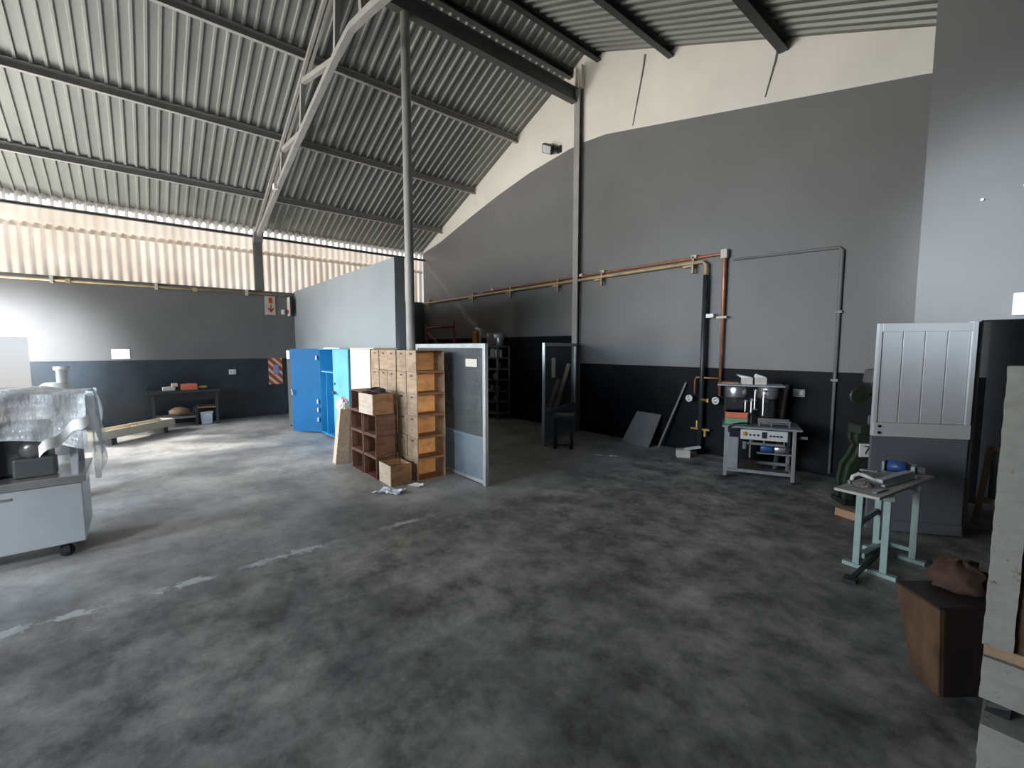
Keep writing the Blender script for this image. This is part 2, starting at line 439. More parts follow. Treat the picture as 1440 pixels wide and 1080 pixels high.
TY = 2.45
t = thing('roof_truss', 'light grey steel lattice roof truss rising from the left wall column', 'truss', (-6.4, TY, 4.6))
def tr(pts, w_, h_, name, mat='truss_paint'):
    m = MB()
    for p, q in zip(pts, pts[1:]): m.bar((p[0], TY, p[1]), (q[0], TY, q[1]), w_, h_, (0, 1, 0))
    return m.build(name, mat, t)
def ztop(x): return zr(x) - .2
m = MB()
for yy in (-.037, .037):
    for a, b in ((-12.55, RX), (RX, .2)): m.bar((a, TY + yy, ztop(a)), (b, TY + yy, ztop(b)), .07, .045, (0, 1, 0))
m.build('top_chord', 'truss_paint', t)
tr([(-12.5, 4.5), (-9.91, 5.22), (-8.68, 5.54), (-6.9, 5.95), (-6.25, 6.04)], .09, .09, 'bottom_chord')
tr([(-6.25, 6.04), (-5.6, 5.93), (-3.6, 5.5), (-.2, 4.7)], .09, .09, 'bottom_chord')
for a, b in (((-8.5, ztop(-8.5)), (-6.95, 5.95)), ((-8.5, ztop(-8.5)), (-8.66, 5.55)), ((-10.06, ztop(-10.06)), (-8.75, 5.55)), ((-9.95, ztop(-9.95)), (-10.1, 5.2)),
             ((-6.72, ztop(-6.72)), (-6.85, 5.95)), ((-6.0, ztop(-6.0)), (-5.85, 5.98)), ((-3.8, ztop(-3.8)), (-5.35, 5.88)), ((-3.8, ztop(-3.8)), (-3.64, 5.5))):
    tr([a, b], .08, .07, 'web_member')
MB().box(-10.50, -10.36, TY - .10, TY - .02, 5.02, 5.12).build('white_plate', 'white', t)
D.objects['white_plate']['label'] = 'small white plate clipped under the chord'

o = thing('wall_column', 'dark grey steel column on the left wall carrying the truss', 'column', (LX + .1, TY, 0))
MB().box(LX - .02, LX, TY - .09, TY + .09, 3.172, 4.45).box(LX + .10, LX + .12, TY - .09, TY + .09, 3.172, 4.45).box(LX, LX + .10, TY - .01, TY + .01, 3.172, 4.45).build('column_shaft', 'steel_paint', o)
MB().hexa([(LX + .0, TY - .1, 4.28), (LX + .15, TY - .1, 4.36), (LX + .15, TY + .1, 4.36), (LX, TY + .1, 4.28)], [(LX, TY - .1, 4.52), (LX + .3, TY - .1, 4.56), (LX + .3, TY + .1, 4.56), (LX, TY + .1, 4.52)]).build('haunch', 'steel_paint', o)

PX, PY = -6.30, 3.27
o = thing('ridge_pole', 'tall pale grey round steel pole beside the partition wall end', 'pole', (PX, PY, 0))
MB().cyl((PX, PY, 0.012), (PX, PY, 6.62), .068, 18).build('pole_shaft', 'truss_paint', o, smooth=True)
MB().cyl((PX - .12, PY + .06, 0.0), (PX - .12, PY + .06, 3.1), .03, 10).build('side_pipe', 'steel_paint', o, smooth=True)
MB().box(PX - .08, PX + .08, PY - .08, PY + .08, 0, .012).build('base_plate', 'steel_paint', o)
o = thing('ridge_beam', 'dark steel beam spanning from the tall pole to the gable column', 'beam', (PX, 5, 6.6))
MB().box(PX - .07, PX + .07, 2.3, GY - .13, 6.62, 6.645).box(PX - .07, PX + .07, 2.3, GY - .13, 6.86, 6.885).box(PX - .012, PX + .012, 2.3, GY - .13, 6.645, 6.86).build('beam_section', 'beam_grey', o)
MB().box(PX - .03, PX + .01, GY - .12, GY - .04, 6.89, 7.3).box(PX + .12, PX + .16, GY - .12, GY - .04, 6.89, 7.3).build('white_bracket', 'white_paint', o)
o = thing('gable_column', 'dark steel column against the gable wall under the ridge', 'column', (-6.24, GY - .07, 0))
MB().box(-6.31, -6.17, GY - .13, GY - .112, 0.012, 6.88).box(-6.31, -6.17, GY - .025, GY - .005, 0.012, 6.88).box(-6.25, -6.23, GY - .112, GY - .025, 0.012, 6.88).build('column_shaft', 'truss_paint', o)
MB().box(-6.36, -6.12, GY - .2, GY - .002, 0, .012).build('base_plate', 'steel_paint', o)

# ------------------------------------------------------------------ pipes and small wall fittings
PYW = GY - .09
o = thing('cream_wall_pipe', 'cream yellow pipe on brackets crossing the gable wall, turning down dark to the floor', 'pipe', (-3.5, PYW, 0))
MB().tube([(-12.6, PYW, 3.12), (-3.56, PYW, 3.12), (-3.50, PYW, 3.06), (-3.50, PYW, 2.9)], .028, 10).build('pipe_run', 'cream_pipe', o, smooth=True)
MB().cyl((-3.50, PYW, 2.9), (-3.50, PYW, 0.0), .04, 12).build('downpipe', 'dark_steel', o, smooth=True)
for x in (-12.26, -9.91, -8.34, -6.75, -5.58, -3.72):
    MB().box(x - .16, x + .02, PYW - .03, PYW + .02, 3.055, 3.085).box(x - .012, x + .022, PYW - .03, PYW + .02, 2.95, 3.06).box(x - .012, x + .022, PYW - .02, GY - .002, 3.04, 3.22).build('pipe_bracket', 'cream_pipe', o)
v = MB().box(-3.66, -3.34, PYW - .02, PYW + .02, .40, .43).cyl((-3.56, PYW, .43), (-3.56, PYW, .55), .025).cyl((-3.42, PYW, .40), (-3.42, PYW, .30), .025).build('brass_valve', 'brass', o)
MB().cyl((-3.50, PYW - .02, .9), (-3.36, PYW - .05, .9), .022).box(-3.37, -3.34, PYW - .09, PYW - .01, .87, .93).build('tap', 'brass', o)
MB().box(-3.46, -3.34, PYW - .03, GY - .002, 2.22, 2.28).build('pipe_clip', 'white', o)
o = thing('copper_wall_pipe', 'thin copper pipe running above the cream pipe and dropping to two valves', 'pipe', (-3.22, PYW, 0))
MB().tube([(-9.5, PYW + .03, 3.2), (-3.28, PYW + .03, 3.2), (-3.22, PYW + .03, 3.14), (-3.22, PYW + .03, .98)], .022, 10).tube([(-3.22, PYW, 1.26), (-3.60, PYW, 1.26), (-3.62, PYW, 1.2), (-3.62, PYW, .98)], .016, 8).build('pipe_run', 'copper', o, smooth=True)
for x in (-9.1, -6.15, -5.6, -3.75):
    MB().box(x, x + .09, PYW - .02, GY - .002, 3.19, 3.24).build('pipe_clip', 'cream_card', o)
MB().box(-3.30, -3.14, PYW - .02, GY - .002, 2.2, 2.235).build('pipe_clip', 'cream_card', o)
MB().box(-3.27, -3.17, PYW - .02, PYW + .06, 3.12, 3.26).build('elbow', 'cream_card', o, bevel=.01)
for x in (-3.68, -3.24):
    MB().tube([(x + .045 * math.cos(a * PI / 6), PYW - .06, .91 + .045 * math.sin(a * PI / 6)) for a in range(13)], .016, 6).bar((x - .04, PYW - .06, .91), (x + .04, PYW - .06, .91), .02, .02).cyl((x, PYW - .055, .91), (x, PYW, .92), .02).build('valve_wheel', 'white', o)
o = thing('wall_conduit', 'thin dark conduit running across the gable wall and down towards the green press', 'pipe', (-1.72, GY - .05, 0))
MB().tube([(-3.1, GY - .03, 3.09), (-1.76, GY - .03, 3.05), (-1.72, GY - .03, 3.01), (-1.72, GY - .03, .05)], .018, 8).build('conduit_run', 'steel_paint', o, smooth=True)
for z in (2.2, 1.3): MB().box(-1.76, -1.68, GY - .055, GY - .002, z, z + .03).build('conduit_clip', 'steel_paint', o)
for x0, z0, x1, z1, lb in ((-4.77, 6.86, -5.0, 5.75, 'thin dark cable on the white gable, nearer the column'), (-2.61, 5.98, -2.76, 5.33, 'thin grey cable on the white gable below the second right purlin')):
    tag(MB().tube([(x0, GY - .012, z0), (x0 - .03, GY - .012, z0 - .2), (x1, GY - .012, z1)], [.018, .014, .006], 6).build('wall_cable', 'steel_paint'), lb, 'cable')
# socket on the gable
o = thing('socket_box', 'cream double socket box on the black gable dado behind the filling machine', 'socket', (-2.13, GY, 1.05))
MB().box(-2.20, -2.05, GY - .05, GY - .002, 1.06, 1.165).build('box_body', 'cream_card', o, bevel=.006)
MB().box(-2.18, -2.13, GY - .058, GY - .05, 1.09, 1.14).box(-2.12, -2.07, GY - .058, GY - .05, 1.09, 1.14).build('socket_face', 'white', o)
# floodlight
o = thing('floodlight', 'small black floodlight on a bracket high on the white gable edge', 'light', (-6.95, GY, 5.85))
m = MB(); m.X = Matrix.Translation((-7.02, GY - .16, 5.97)) @ Matrix.Rotation(.5, 4, 'X') @ Matrix.Rotation(.5, 4, 'Y')
m.box(-.13, .13, -.05, .05, -.09, .09); m.build('lamp_body', 'black', o, bevel=.01)
m2 = MB(); m2.X = m.X; m2.box(-.11, .11, -.055, -.05, -.075, .075); m2.build('lamp_glass', 'galv', o)
MB().bar((-6.98, GY - .15, 5.95), (-6.82, GY - .002, 5.93), .04, .04).box(-6.88, -6.76, GY - .03, GY - .002, 5.86, 6.0).build('bracket', 'black', o)
# left wall pipe
o = thing('left_wall_pipe', 'pale pipe on clips along the top of the left masonry wall', 'pipe', (LX + .06, 1, 3.0))
MB().cyl((LX + .07, -2.9, 3.07), (LX + .07, 3.24, 3.10), .024, 10).build('pipe_run', 'cream_pipe', o, smooth=True)
for y in (-1.2, .42, 2.17):
    MB().box(LX + .001, LX + .10, y - .025, y + .025, 3.03, 3.17).build('pipe_clip', 'cream_card', o)
for y in (-.97, 1.12):
    MB().box(LX + .03, LX + .11, y - .035, y + .035, 3.04, 3.12).build('pipe_joint', 'cream_pipe', o)
# signs on the left wall
def sign_x(y0, y1, z0, z1, name, mat, label, cat, x=LX, th=.012):
    o = thing(name, label, cat, (x, (y0 + y1) / 2, z0))
    MB().box(x + .002, x + th, y0, y1, z0, z1).build('sign_board', mat, o); return o
sign_x(-.40, -.10, 1.50, 1.71, 'notice_plate', 'paper', 'blank white notice plate on the left wall above the dark dado', 'sign')
o = sign_x(2.56, 2.80, 2.58, 3.05, 'fire_sign', 'cream_card', 'cream fire sign with red extinguisher symbol and down arrow on left wall', 'sign')
xx = LX + .013
MB().box(xx, xx + .003, 2.66, 2.735, 2.87, 3.0).box(xx, xx + .003, 2.68, 2.715, 3.0, 3.02).box(xx, xx + .003, 2.645, 2.655, 2.93, 3.0).build('extinguisher_symbol', 'red', o)
MB().box(xx, xx + .003, 2.685, 2.71, 2.70, 2.84).prism([(xx, 2.62, 2.74), (xx, 2.645, 2.76), (xx, 2.6975, 2.70), (xx, 2.75, 2.76), (xx, 2.775, 2.74), (xx, 2.6975, 2.63)], (.003, 0, 0)).build('down_arrow', 'red', o)
o = thing('projecting_sign', 'cream fire sign seen nearly edge on in the partition corner', 'sign', (LX, 3.1, 2.58))
MB().box(LX + .002, LX + .24, 3.085, 3.10, 2.56, 3.04).build('sign_board', 'cream_card', o)
MB().box(LX + .07, LX + .17, 3.080, 3.085, 2.62, 2.72).build('red_mark', 'red', o)
tag(MB().box(LX - .001, LX + .08, 2.94, 3.0, 2.60, 2.72).build('white_clip', 'white'), 'little white box on the left wall between the two fire signs', 'box')
o = sign_x(2.58, 2.90, .80, 1.47, 'hazard_board', 'hazard', 'red and cream striped fire board on the left wall beside the lockers', 'sign', th=.02)
MB().box(LX + .021, LX + .03, 2.69, 2.81, 1.04, 1.30).build('instruction_plate', 'lilac', o)
o = thing('wall_socket', 'white socket plate on the dark dado right of the workbench', 'socket', (LX, 1.78, 1.08))
MB().box(LX + .002, LX + .03, 1.71, 1.86, 1.09, 1.21).build('socket_plate', 'white', o, bevel=.005)
MB().box(LX + .03, LX + .036, 1.74, 1.77, 1.12, 1.18).box(LX + .03, LX + .036, 1.80, 1.83, 1.12, 1.18).build('switch', 'cream_card', o)

# ------------------------------------------------------------------ wooden drawer boxes
def drawer(name, front, side, ply, label, group, W=.27, Dp=.42, H=.283, t_=.014):
    """open on +X, finger slot front on -Y"""
    r = thing(name, label, 'box', (0, 0, 0), 0, group)
    f = bx('front_panel', front, r, -W, 0, 0, t_, 0, H, .002)
    MB().box(-W * .62, -W * .38, -.002, .004, H * .80, H * .87).build('finger_slot', 'black', f, world=False)
    bx('end_panel', front, r, -W, 0, Dp - t_, Dp, 0, H, .002)
    bx('side_panel', side, r, -W, 0, t_, Dp - t_, 0, t_, .001)
    bx('side_panel', side, r, -W, 0, t_, Dp - t_, H - t_, H, .001)
    bx('bottom_panel', ply, r, -W * .96, -W * .96 + .01, t_, Dp - t_, t_, H - t_)
    return r
rows = ['bottom', 'second', 'third', 'fourth', 'fifth', 'topmost']
cols = ['end stack beside the mesh panel', 'second stack from the mesh panel', 'third stack from the mesh panel', 'fourth stack from the mesh panel', 'stack next to the cream cabinet']
proto = None
for c in range(5):
    for r in range(6):
        lb = ('orange plywood drawer box, %s of the %s' if c == 0 else 'brown slotted drawer box, %s of the %s') % (('topmost' if r == 5 else rows[r] + ' from the floor' if r else 'bottom one'), cols[c])
        loc = (-5.12 - c * .292 + random.uniform(-.006, .006), 2.73 + random.uniform(-.008, .008), r * .286)
        if proto is None:
            proto = drawer('drawer_box', 'drawer_front', 'drawer_side', 'drawer_ply', lb, 'wooden drawer boxes in the tall block'); proto.location = loc
        else: dup(proto, loc, 0, lb)
proto = None
SX = [(-5.97, 'left'), (-5.53, 'right')]
for k, nm in SX:
    for r in range(4):
        if nm == 'right' and r == 3: continue
        lb = 'dark brown drawer box, %s in the %s column of the short stack' % (['bottom', 'second up', 'third up', 'topmost'][r], 'board side' if nm == 'left' else 'mesh panel side')
        # rotated so that the open side faces the hall (-Y)
        loc = (k - .43 + random.uniform(-.006, .006), 2.34 + random.uniform(-.01, .01), r * .288)
        if proto is None:
            proto = drawer('old_drawer_box', 'old_side', 'old_side', 'old_ply', lb, 'dark drawer boxes in the short stack'); proto.location = loc; proto.rotation_euler = (0, 0, -PI / 2)
        else: dup(proto, loc, -PI / 2, lb)
# box on top of the right column with its plywood bottom towards the hall
r = thing('old_drawer_box', 'brown drawer box with pale plywood end, topmost in the column beside the tall block', 'box', (-5.955, 2.29, .866), .03, 'dark drawer boxes in the short stack')
bx('end_panel', 'pale_board', r, 0, .43, 0, .014, 0, .27, .002); bx('end_panel', 'old_side', r, 0, .43, .286, .30, 0, .27, .002)
bx('side_panel', 'drawer_side', r, .416, .43, .014, .286, 0, .27); bx('side_panel', 'old_side', r, 0, .014, .014, .286, 0, .27)
bx('bottom_panel', 'old_ply', r, .014, .416, .014, .286, 0, .012)
# dark cord coil on that box
m = MB()
pts = [(-5.76 + (.15 + .02 * math.sin(a * 2.3)) * math.cos(a), 2.46 + (.10 + .015 * math.cos(a * 1.7)) * math.sin(a), 1.155 + .012 * (a / 6) + .012 * math.sin(a * 3)) for a in [i * .35 for i in range(48)]]
tag(m.tube(pts, .011, 6).build('cord_coil', 'black_rubber', smooth=True), 'coil of dark cord lying on the topmost box of the short stack', 'cord')
# open box on the floor
r = thing('open_drawer_box', 'open topped drawer box with pale plywood end standing on the floor', 'box', (-5.505, 2.365, 0), -.03)
W_, D_, H_ = .36, .29, .26
bx('front_panel', 'pale_board', r, 0, W_, 0, .014, 0, H_, .002); bx('end_panel', 'drawer_side', r, 0, W_, D_ - .014, D_, 0, H_, .002)
bx('side_panel', 'drawer_side', r, 0, .014, .014, D_ - .014, 0, H_); bx('side_panel', 'drawer_side', r, W_ - .014, W_, .014, D_ - .014, 0, H_)
bx('bottom_panel', 'old_ply', r, .014, W_ - .014, .014, D_ - .014, 0, .012)
# leaning board, crumpled bag, cloth and paper
tag(MB().hexa([(-6.84, 2.20, 0), (-6.70, 2.20, 0), (-6.70, 2.60, 0), (-6.84, 2.60, 0)], [(-6.53, 2.20, .86), (-6.415, 2.20, .86), (-6.415, 2.60, .86), (-6.53, 2.60, .86)]).build('leaning_board', 'pale_board', bevel=.003), 'pale beige board leaning against the short stack of dark boxes', 'board')
def crumple(c, rx, ry, rz, seed, nu=18, nv=12, amp=.35, flat=True):
    rnd = random.Random(seed); ph = [(rnd.uniform(1, 5), rnd.uniform(0, 6), rnd.uniform(1, 5)) for _ in range(6)]
    def fn(u, v):
        a = 2 * PI * u; b = PI * (v - .5)
        k = 1 + amp * sum(math.sin(p[0] * a // 1 * 1.0 + p[0] * a + p[1] + p[2] * b * 2) for p in ph) / 6
        z = math.sin(b) * rz * k
        if flat: z = max(z, -rz * .5)
        return (c[0] + rx * k * math.cos(a) * math.cos(b), c[1] + ry * k * math.sin(a) * math.cos(b), c[2] + z)
    return MB().grid(fn, nu, nv)
tag(crumple((-6.52, 2.27, .915), .09, .09, .11, 3).build('crumpled_bag', 'paper'), 'white crumpled plastic bag above the leaning board', 'bag')
def sheet(name, mat, pts, label, cat, lift=.012, seed=1, n=8):
    rnd = random.Random(seed); P = [Vector((*p, 0)) for p in pts]; h = [[rnd.random() for _ in range(n + 1)] for _ in range(n + 1)]
    def fn(u, v):
        q = (P[0] * (1 - u) + P[1] * u) * (1 - v) + (P[3] * (1 - u) + P[2] * u) * v
        return (q.x, q.y, .004 + lift * h[int(round(u * n))][int(round(v * n))])
    o = MB().grid(fn, n, n).build(name, mat); return tag(o, label, cat)
sheet('white_rag', 'white_cloth', [(-5.06, 2.06), (-4.78, 2.25), (-4.84, 2.43), (-5.08, 2.28)], 'white rag lying on the floor in front of the open box', 'rag', .05, 4)
sheet('paper_scrap', 'paper', [(-5.02, 2.52), (-4.88, 2.58), (-4.92, 2.70), (-5.03, 2.66)], 'white paper scrap on the floor beside the open box', 'paper', .03, 5, 4)

# ------------------------------------------------------------------ lockers and cabinets
def locker(name, x0, x1, y0, y1, h, mat, label, cat='locker', open_front=True, inner=None):
    r = thing(name, label, cat, ((x0 + x1) / 2, (y0 + y1) / 2, 0)); t_ = .015
    m = MB().box(x0, x0 + t_, y0, y1, 0, h).box(x1 - t_, x1, y0, y1, 0, h).box(x0 + t_, x1 - t_, y1 - t_, y1, 0, h).box(x0 + t_, x1 - t_, y0, y1 - t_, h - t_, h).box(x0 + t_, x1 - t_, y0, y1 - t_, .04, .055)
    m.build('carcass', mat, r); return r
r = locker('blue_locker', -9.30, -8.47, 2.80, 3.20, 1.72, 'blue_body', 'blue steel locker with its dark blue door standing open')
bx('shelf', 'blue_pale', r, -9.285, -8.485, 2.83, 3.18, 1.26, 1.28, world=True)
bx('divider', 'blue_body', r, -8.98, -8.965, 2.82, 3.18, .055, 1.26, world=True)
m = MB(); d = Vector((-9.83, 2.40, 0)) - Vector((-9.31, 2.80, 0)); nrm = Vector((d.y, -d.x, 0)).normalized() * .02
h0 = Vector((-9.31, 2.80, 0))
m.hexa([h0 + Vector((0, 0, .03)), h0 + d + Vector((0, 0, .03)), h0 + d + nrm + Vector((0, 0, .03)), h0 + nrm + Vector((0, 0, .03))], [h0 + Vector((0, 0, 1.72)), h0 + d + Vector((0, 0, 1.72)), h0 + d + nrm + Vector((0, 0, 1.72)), h0 + nrm + Vector((0, 0, 1.72))])
dr = m.build('door', 'blue_door', r, bevel=.004); dr['label'] = 'dark blue open door'
p = h0 + d * .93
MB().bar((p.x + .02, p.y - .03, .78), (p.x + .01, p.y - .05, .90), .02, .02).build('handle', 'stainless', dr)
for z in (.25, .45, .62, 1.5):
    q = h0 + d * .06; MB().box(q.x - .0, q.x + .03, q.y - .035, q.y - .015, z, z + .08).build('hinge_plate', 'white', dr)
r = locker('blue_locker', -8.43, -7.66, 2.80, 3.20, 1.72, 'blue_body', 'light blue steel locker with its pale door shut, next to the cream cabinet')
dr = bx('door', 'blue_pale', r, -8.43, -7.66, 2.775, 2.798, .05, 1.71, .004, True)
MB().tube([(-8.33, 2.77, .93), (-8.33, 2.73, .93), (-8.22, 2.73, .90)], .012, 8).build('handle', 'black', dr)
MB().cyl((-8.33, 2.775, 1.08), (-8.33, 2.76, 1.08), .02).build('lock', 'black', dr)
r = locker('cream_cabinet', -7.60, -6.62, 2.80, 3.20, 1.74, 'cream_paint', 'cream steel cabinet between the blue lockers and the wooden boxes', 'cabinet')
bx('door', 'cream_paint', r, -7.585, -7.34, 2.80, 2.815, .06, 1.72, .003, True)
bx('door', 'cream_paint', r, -7.30, -6.63, 2.74, 2.76, .06, 1.72, .003, True)
bx('back_board', 'pale_board', r, -7.58, -6.64, 3.16, 3.18, .06, 1.7, 0, True)
r = locker('grey_cabinet', -10.68, -9.96, 2.55, 3.0, 1.70, 'cabinet_grey', 'dark grey steel cabinet behind the open dark blue locker door', 'cabinet')
bx('door', 'cabinet_grey', r, -10.68, -9.96, 2.53, 2.548, .05, 1.69, .003, True)
tag(MB().box(-10.66, -10.42, 2.522, 2.5305, 1.50, 1.68).build('paper_note', 'paper'), 'white paper fixed to the top of the dark grey cabinet', 'paper')
o = MB().hexa([(-9.2, 2.84, 1.722), (-8.2, 2.82, 1.722), (-8.2, 3.1, 1.722), (-9.2, 3.1, 1.722)], [(-9.15, 2.86, 1.75), (-8.25, 2.84, 1.74), (-8.25, 3.08, 1.74), (-9.15, 3.08, 1.75)]).build('folded_sheet', 'paper', bevel=.008)
tag(o, 'folded white sheet lying on top of the blue lockers', 'sheet')

# ------------------------------------------------------------------ mesh enclosure
def gate(name, p, q, h, label, split=.60, post=.05):
    p, q = Vector((*p, 0)), Vector((*q, 0)); L = (q - p).length
    r = thing(name, label, 'gate', tuple(p), math.atan2(q.y - p.y, q.x - p.x))
    bx('stile', 'galv', r, 0, post, -.025, .025, 0, h, .003); bx('stile', 'galv', r, L - post, L, -.025, .025, 0, h, .003)
    bx('rail', 'galv', r, post, L - post, -.025, .025, h - .06, h, .003); bx('rail', 'galv', r, post, L - post, -.025, .025, .02, .06, .003)
    bx('rail', 'sheet_blue', r, post, L - post, -.02, .02, split - .02, split + .02, .003)
    MB().poly([(post, 0, split), (L - post, 0, split), (L - post, 0, h - .06), (post, 0, h - .06)]).build('mesh_infill', 'mesh', r, False)
    bx('sheet_infill', 'sheet_blue', r, post, L - post, -.006, .006, .06, split - .02)
    return r
g1 = gate('mesh_screen', (-6.20, 3.32), (-4.39, 3.30), 1.80, 'grey steel framed mesh panel standing beside the orange plywood boxes', .60, .055)
MB().box(1.36, 1.62, -.012, -.006, 1.50, 1.60).build('tag_plate', 'cream_card', g1, False)
g2 = gate('mesh_gate', (-5.56, 5.42), (-6.16, 6.93), 1.83, 'grey mesh gate swung out from the gable column behind the black stand', .60, .05)
m = MB(); q = chain(g2)
MB().box(.30, .46, -.034, -.027, 1.20, 1.56).box(.36, .40, -.035, -.034, 1.50, 1.53).build('paper_tag', 'paper', g2, False)
for x0, x1, zt, lb in ((-6.84, -6.45, 1.40, 'pale plank leaning on the gable wall behind the mesh gate, taller of two'), (-7.08, -6.74, 1.05, 'pale plank leaning on the gable wall behind the mesh gate, shorter of two')):
    tag(MB().bar((x0, 6.90, 0.02), (x1, 7.05, zt), .10, .025, (0, 1, 0)).build('leaning_plank', 'pale_board'), lb, 'plank')
# black stand in front of the gate
r = thing('vice_stand', 'low black steel stand in front of the mesh gate', 'stand', (-5.28, 5.65, 0), math.radians(40))
bx('stand_top', 'dark_steel', r, -.20, .20, -.13, .13, .52, .58, .01)
bx('worn_top', 'grey_panel', r, -.13, .17, -.11, .11, .58, .592, .004)
for x in (-.14, .14): bx('leg', 'black', r, x - .025, x + .025, -.03, .03, .05, .52, .003)
for x in (-.14, .14): bx('foot_bar', 'black', r, x - .03, x + .03, -.17, .17, 0, .05, .004)
bx('cross_bar', 'black', r, -.115, .115, -.02, .02, .03, .05)

# ------------------------------------------------------------------ store behind the mesh
def rack(x0, x1, y0, y1, h, n, label):
    r = thing('steel_rack', label, 'shelving', ((x0 + x1) / 2, (y0 + y1) / 2, 0))
    for x in (x0, x1 - .035):
        for y in (y0, y1 - .035): bx('upright', 'steel_paint', r, x, x + .035, y, y + .035, 0, h, 0, True)
    for i in range(n):
        z = .12 + (h - .15) * i / (n - 1); bx('shelf', 'steel_paint', r, x0 + .002, x1 - .002, y0 + .002, y1 - .002, z, z + .03, 0, True)
    return [.15 + (h - .15) * i / (n - 1) for i in range(n)]
zs = rack(-8.93, -8.37, 6.62, 7.02, 1.78, 7, 'narrow dark steel rack against the gable wall seen past the mesh panel edge')
rack(-9.75, -9.0, 6.6, 7.0, 1.85, 6, 'wider steel rack behind the mesh panel carrying an orange container')
def pot(name, x, y, z, rad, h, mat, label, cat='pot', grp=None):
    o = thing(name, label, cat, (x, y, z), 0, grp)
    MB().lathe((0, 0, .001), [(rad * .9, 0), (rad, .02), (rad, h * .85), (rad * .85, h * .93)], 16).build('vessel', mat, o, False, smooth=True)
    MB().lathe((0, 0, .001), [(rad * .86, h * .93), (rad * .86, h * .97), (rad * .3, h), (.01, h)], 16).build('lid', mat, o, False, smooth=True)
pot('metal_canister', -8.82, 6.80, zs[6], .13, .34, 'glass_jar', 'dark silver canister on top of the narrow rack, nearer the mesh panel')
pot('metal_canister', -8.53, 6.80, zs[6], .13, .32, 'stainless', 'bright silver canister on top of the narrow rack, away from the mesh panel')
pot('white_tub', -8.70, 6.74, zs[5], .075, .22, 'white', 'white tub on the upper shelf of the narrow rack, left one')
pot('white_tub', -8.50, 6.76, zs[5], .085, .20, 'white', 'white tub on the upper shelf of the narrow rack, right one')
for i, x in ((4, -8.5), (3, -8.62), (2, -8.55), (2, -8.75), (1, -8.6)):
    pot('dark_jar', x, 6.76, zs[i], .06, .15, 'glass_jar', 'dim grey jar on the narrow rack, %s shelf%s' % ({4: 'third from top', 3: 'middle', 2: 'third lowest', 1: 'second lowest'}[i], ', left one' if x == -8.75 else ', right one' if i == 2 else ''), 'jar', 'dim jars on the narrow rack')
o = thing('jerrycan', 'orange plastic jerrycan with white hose on the store rack', 'container', (-9.4, 6.75, 1.85))
MB().box(-9.50, -9.30, 6.68, 6.84, 1.852, 2.16).build('can_body', 'orange', o, bevel=.03)
MB().tube([(-9.40, 6.76, 2.16), (-9.38, 6.74, 2.22), (-9.2, 6.72, 2.2), (-9.16, 6.70, 2.05), (-9.17, 6.70, 1.86)], .028, 8).build('hose', 'white', o, smooth=True)
o = thing('scaffold_frame', 'dusty red scaffold frame standing behind the mesh panel', 'frame', (-9.1, 5.5, 0))
for x in (-9.75, -8.52): MB().cyl((x, 5.5, 0), (x, 5.5, 2.33), .028, 10).build('upright', 'red_frame', o, smooth=True)
for z in (2.22, .5): MB().cyl((-9.75, 5.5, z), (-8.52, 5.5, z), .024, 10).build('cross_bar', 'red_frame', o, smooth=True)
MB().cyl((-9.70, 5.5, 2.12), (-9.05, 5.5, 1.72), .022, 8).cyl((-8.57, 5.5, .6), (-9.05, 5.5, 1.72), .022, 8).build('brace', 'red_frame', o, smooth=True)

# ------------------------------------------------------------------ things against the gable
tag(MB().hexa([(-4.90, 6.80, 0), (-4.30, 6.76, 0), (-4.30, 6.79, 0), (-4.90, 6.83, 0)], [(-4.74, 7.05, .57), (-4.24, 7.05, .56), (-4.24, 7.08, .56), (-4.74, 7.08, .57)]).build('fibre_board', 'grey_panel', bevel=.003), 'grey square board leaning against the black gable dado', 'board')
tag(MB().bar((-4.20, 6.92, .012), (-3.80, 7.06, 1.16), .03, .03).build('leaning_rod', 'steel_paint'), 'thin grey rod leaning on the gable between the board and the dark pipe', 'rod')
tag(MB().bar((-2.34, 6.92, .012), (-2.27, 7.05, 1.22), .05, .03).build('leaning_rod', 'steel_paint'), 'grey flat bar leaning on the gable behind the filling machine', 'rod')
r = thing('carton', 'small white cardboard carton with a raised flap on the floor near the dark pipe', 'box', (-3.58, 6.62, 0), math.radians(35))
bx('carton_body', 'cream_card', r, -.10, .10, -.08, .08, 0, .12, .003)
MB().hexa([(.02, -.10, .122), (.26, -.08, .17), (.26, .10, .17), (.02, .09, .122)], [(.02, -.10, .126), (.26, -.08, .174), (.26, .10, .174), (.02, .09, .126)]).build('flap', 'paper', r, False)

# ------------------------------------------------------------------ filling machine
A = math.radians(24)
r = thing('filling_machine', 'stainless steel bench filling machine with two hoppers in front of the black dado', 'machine', (-2.645, 5.97, 0), A)
for x, y in ((.02, .02), (.80, .02), (.02, .58), (.80, .58)):
    lg = bx('leg', 'bench_steel', r, x - .02, x + .02, y - .02, y + .02, .03, .69, .003)
    MB().cyl((x, y, 0), (x, y, .03), .018, 10).build('foot', 'black_rubber', lg, False)
bx('side_cabinet', 'bench_steel', r, .04, .17, .0, .52, .12, .62, .005)
MB().box(.04, .78, .0, .035, .10, .14).box(.04, .78, .565, .60, .10, .14).box(.0, .04, .04, .56, .10, .14).box(.78, .82, .04, .56, .10, .14).build('base_rail', 'bench_steel', r, False)
bx('table_top', 'bench_steel', r, -.03, .88, -.03, .62, .69, .715, .004)
cp = bx('control_panel', 'panel_white', r, .19, .72, -.035, .0, .55, .68, .004)
bx('dark_screen', 'navy', r, .06, .185, -.03, .0, .57, .66)
MB().lathe((.235, -.035, .625), [(.024, 0), (.024, -.018), (.018, -.024), (.001, -.024)], 14, 'Y').build('orange_knob', 'orange', cp, False)
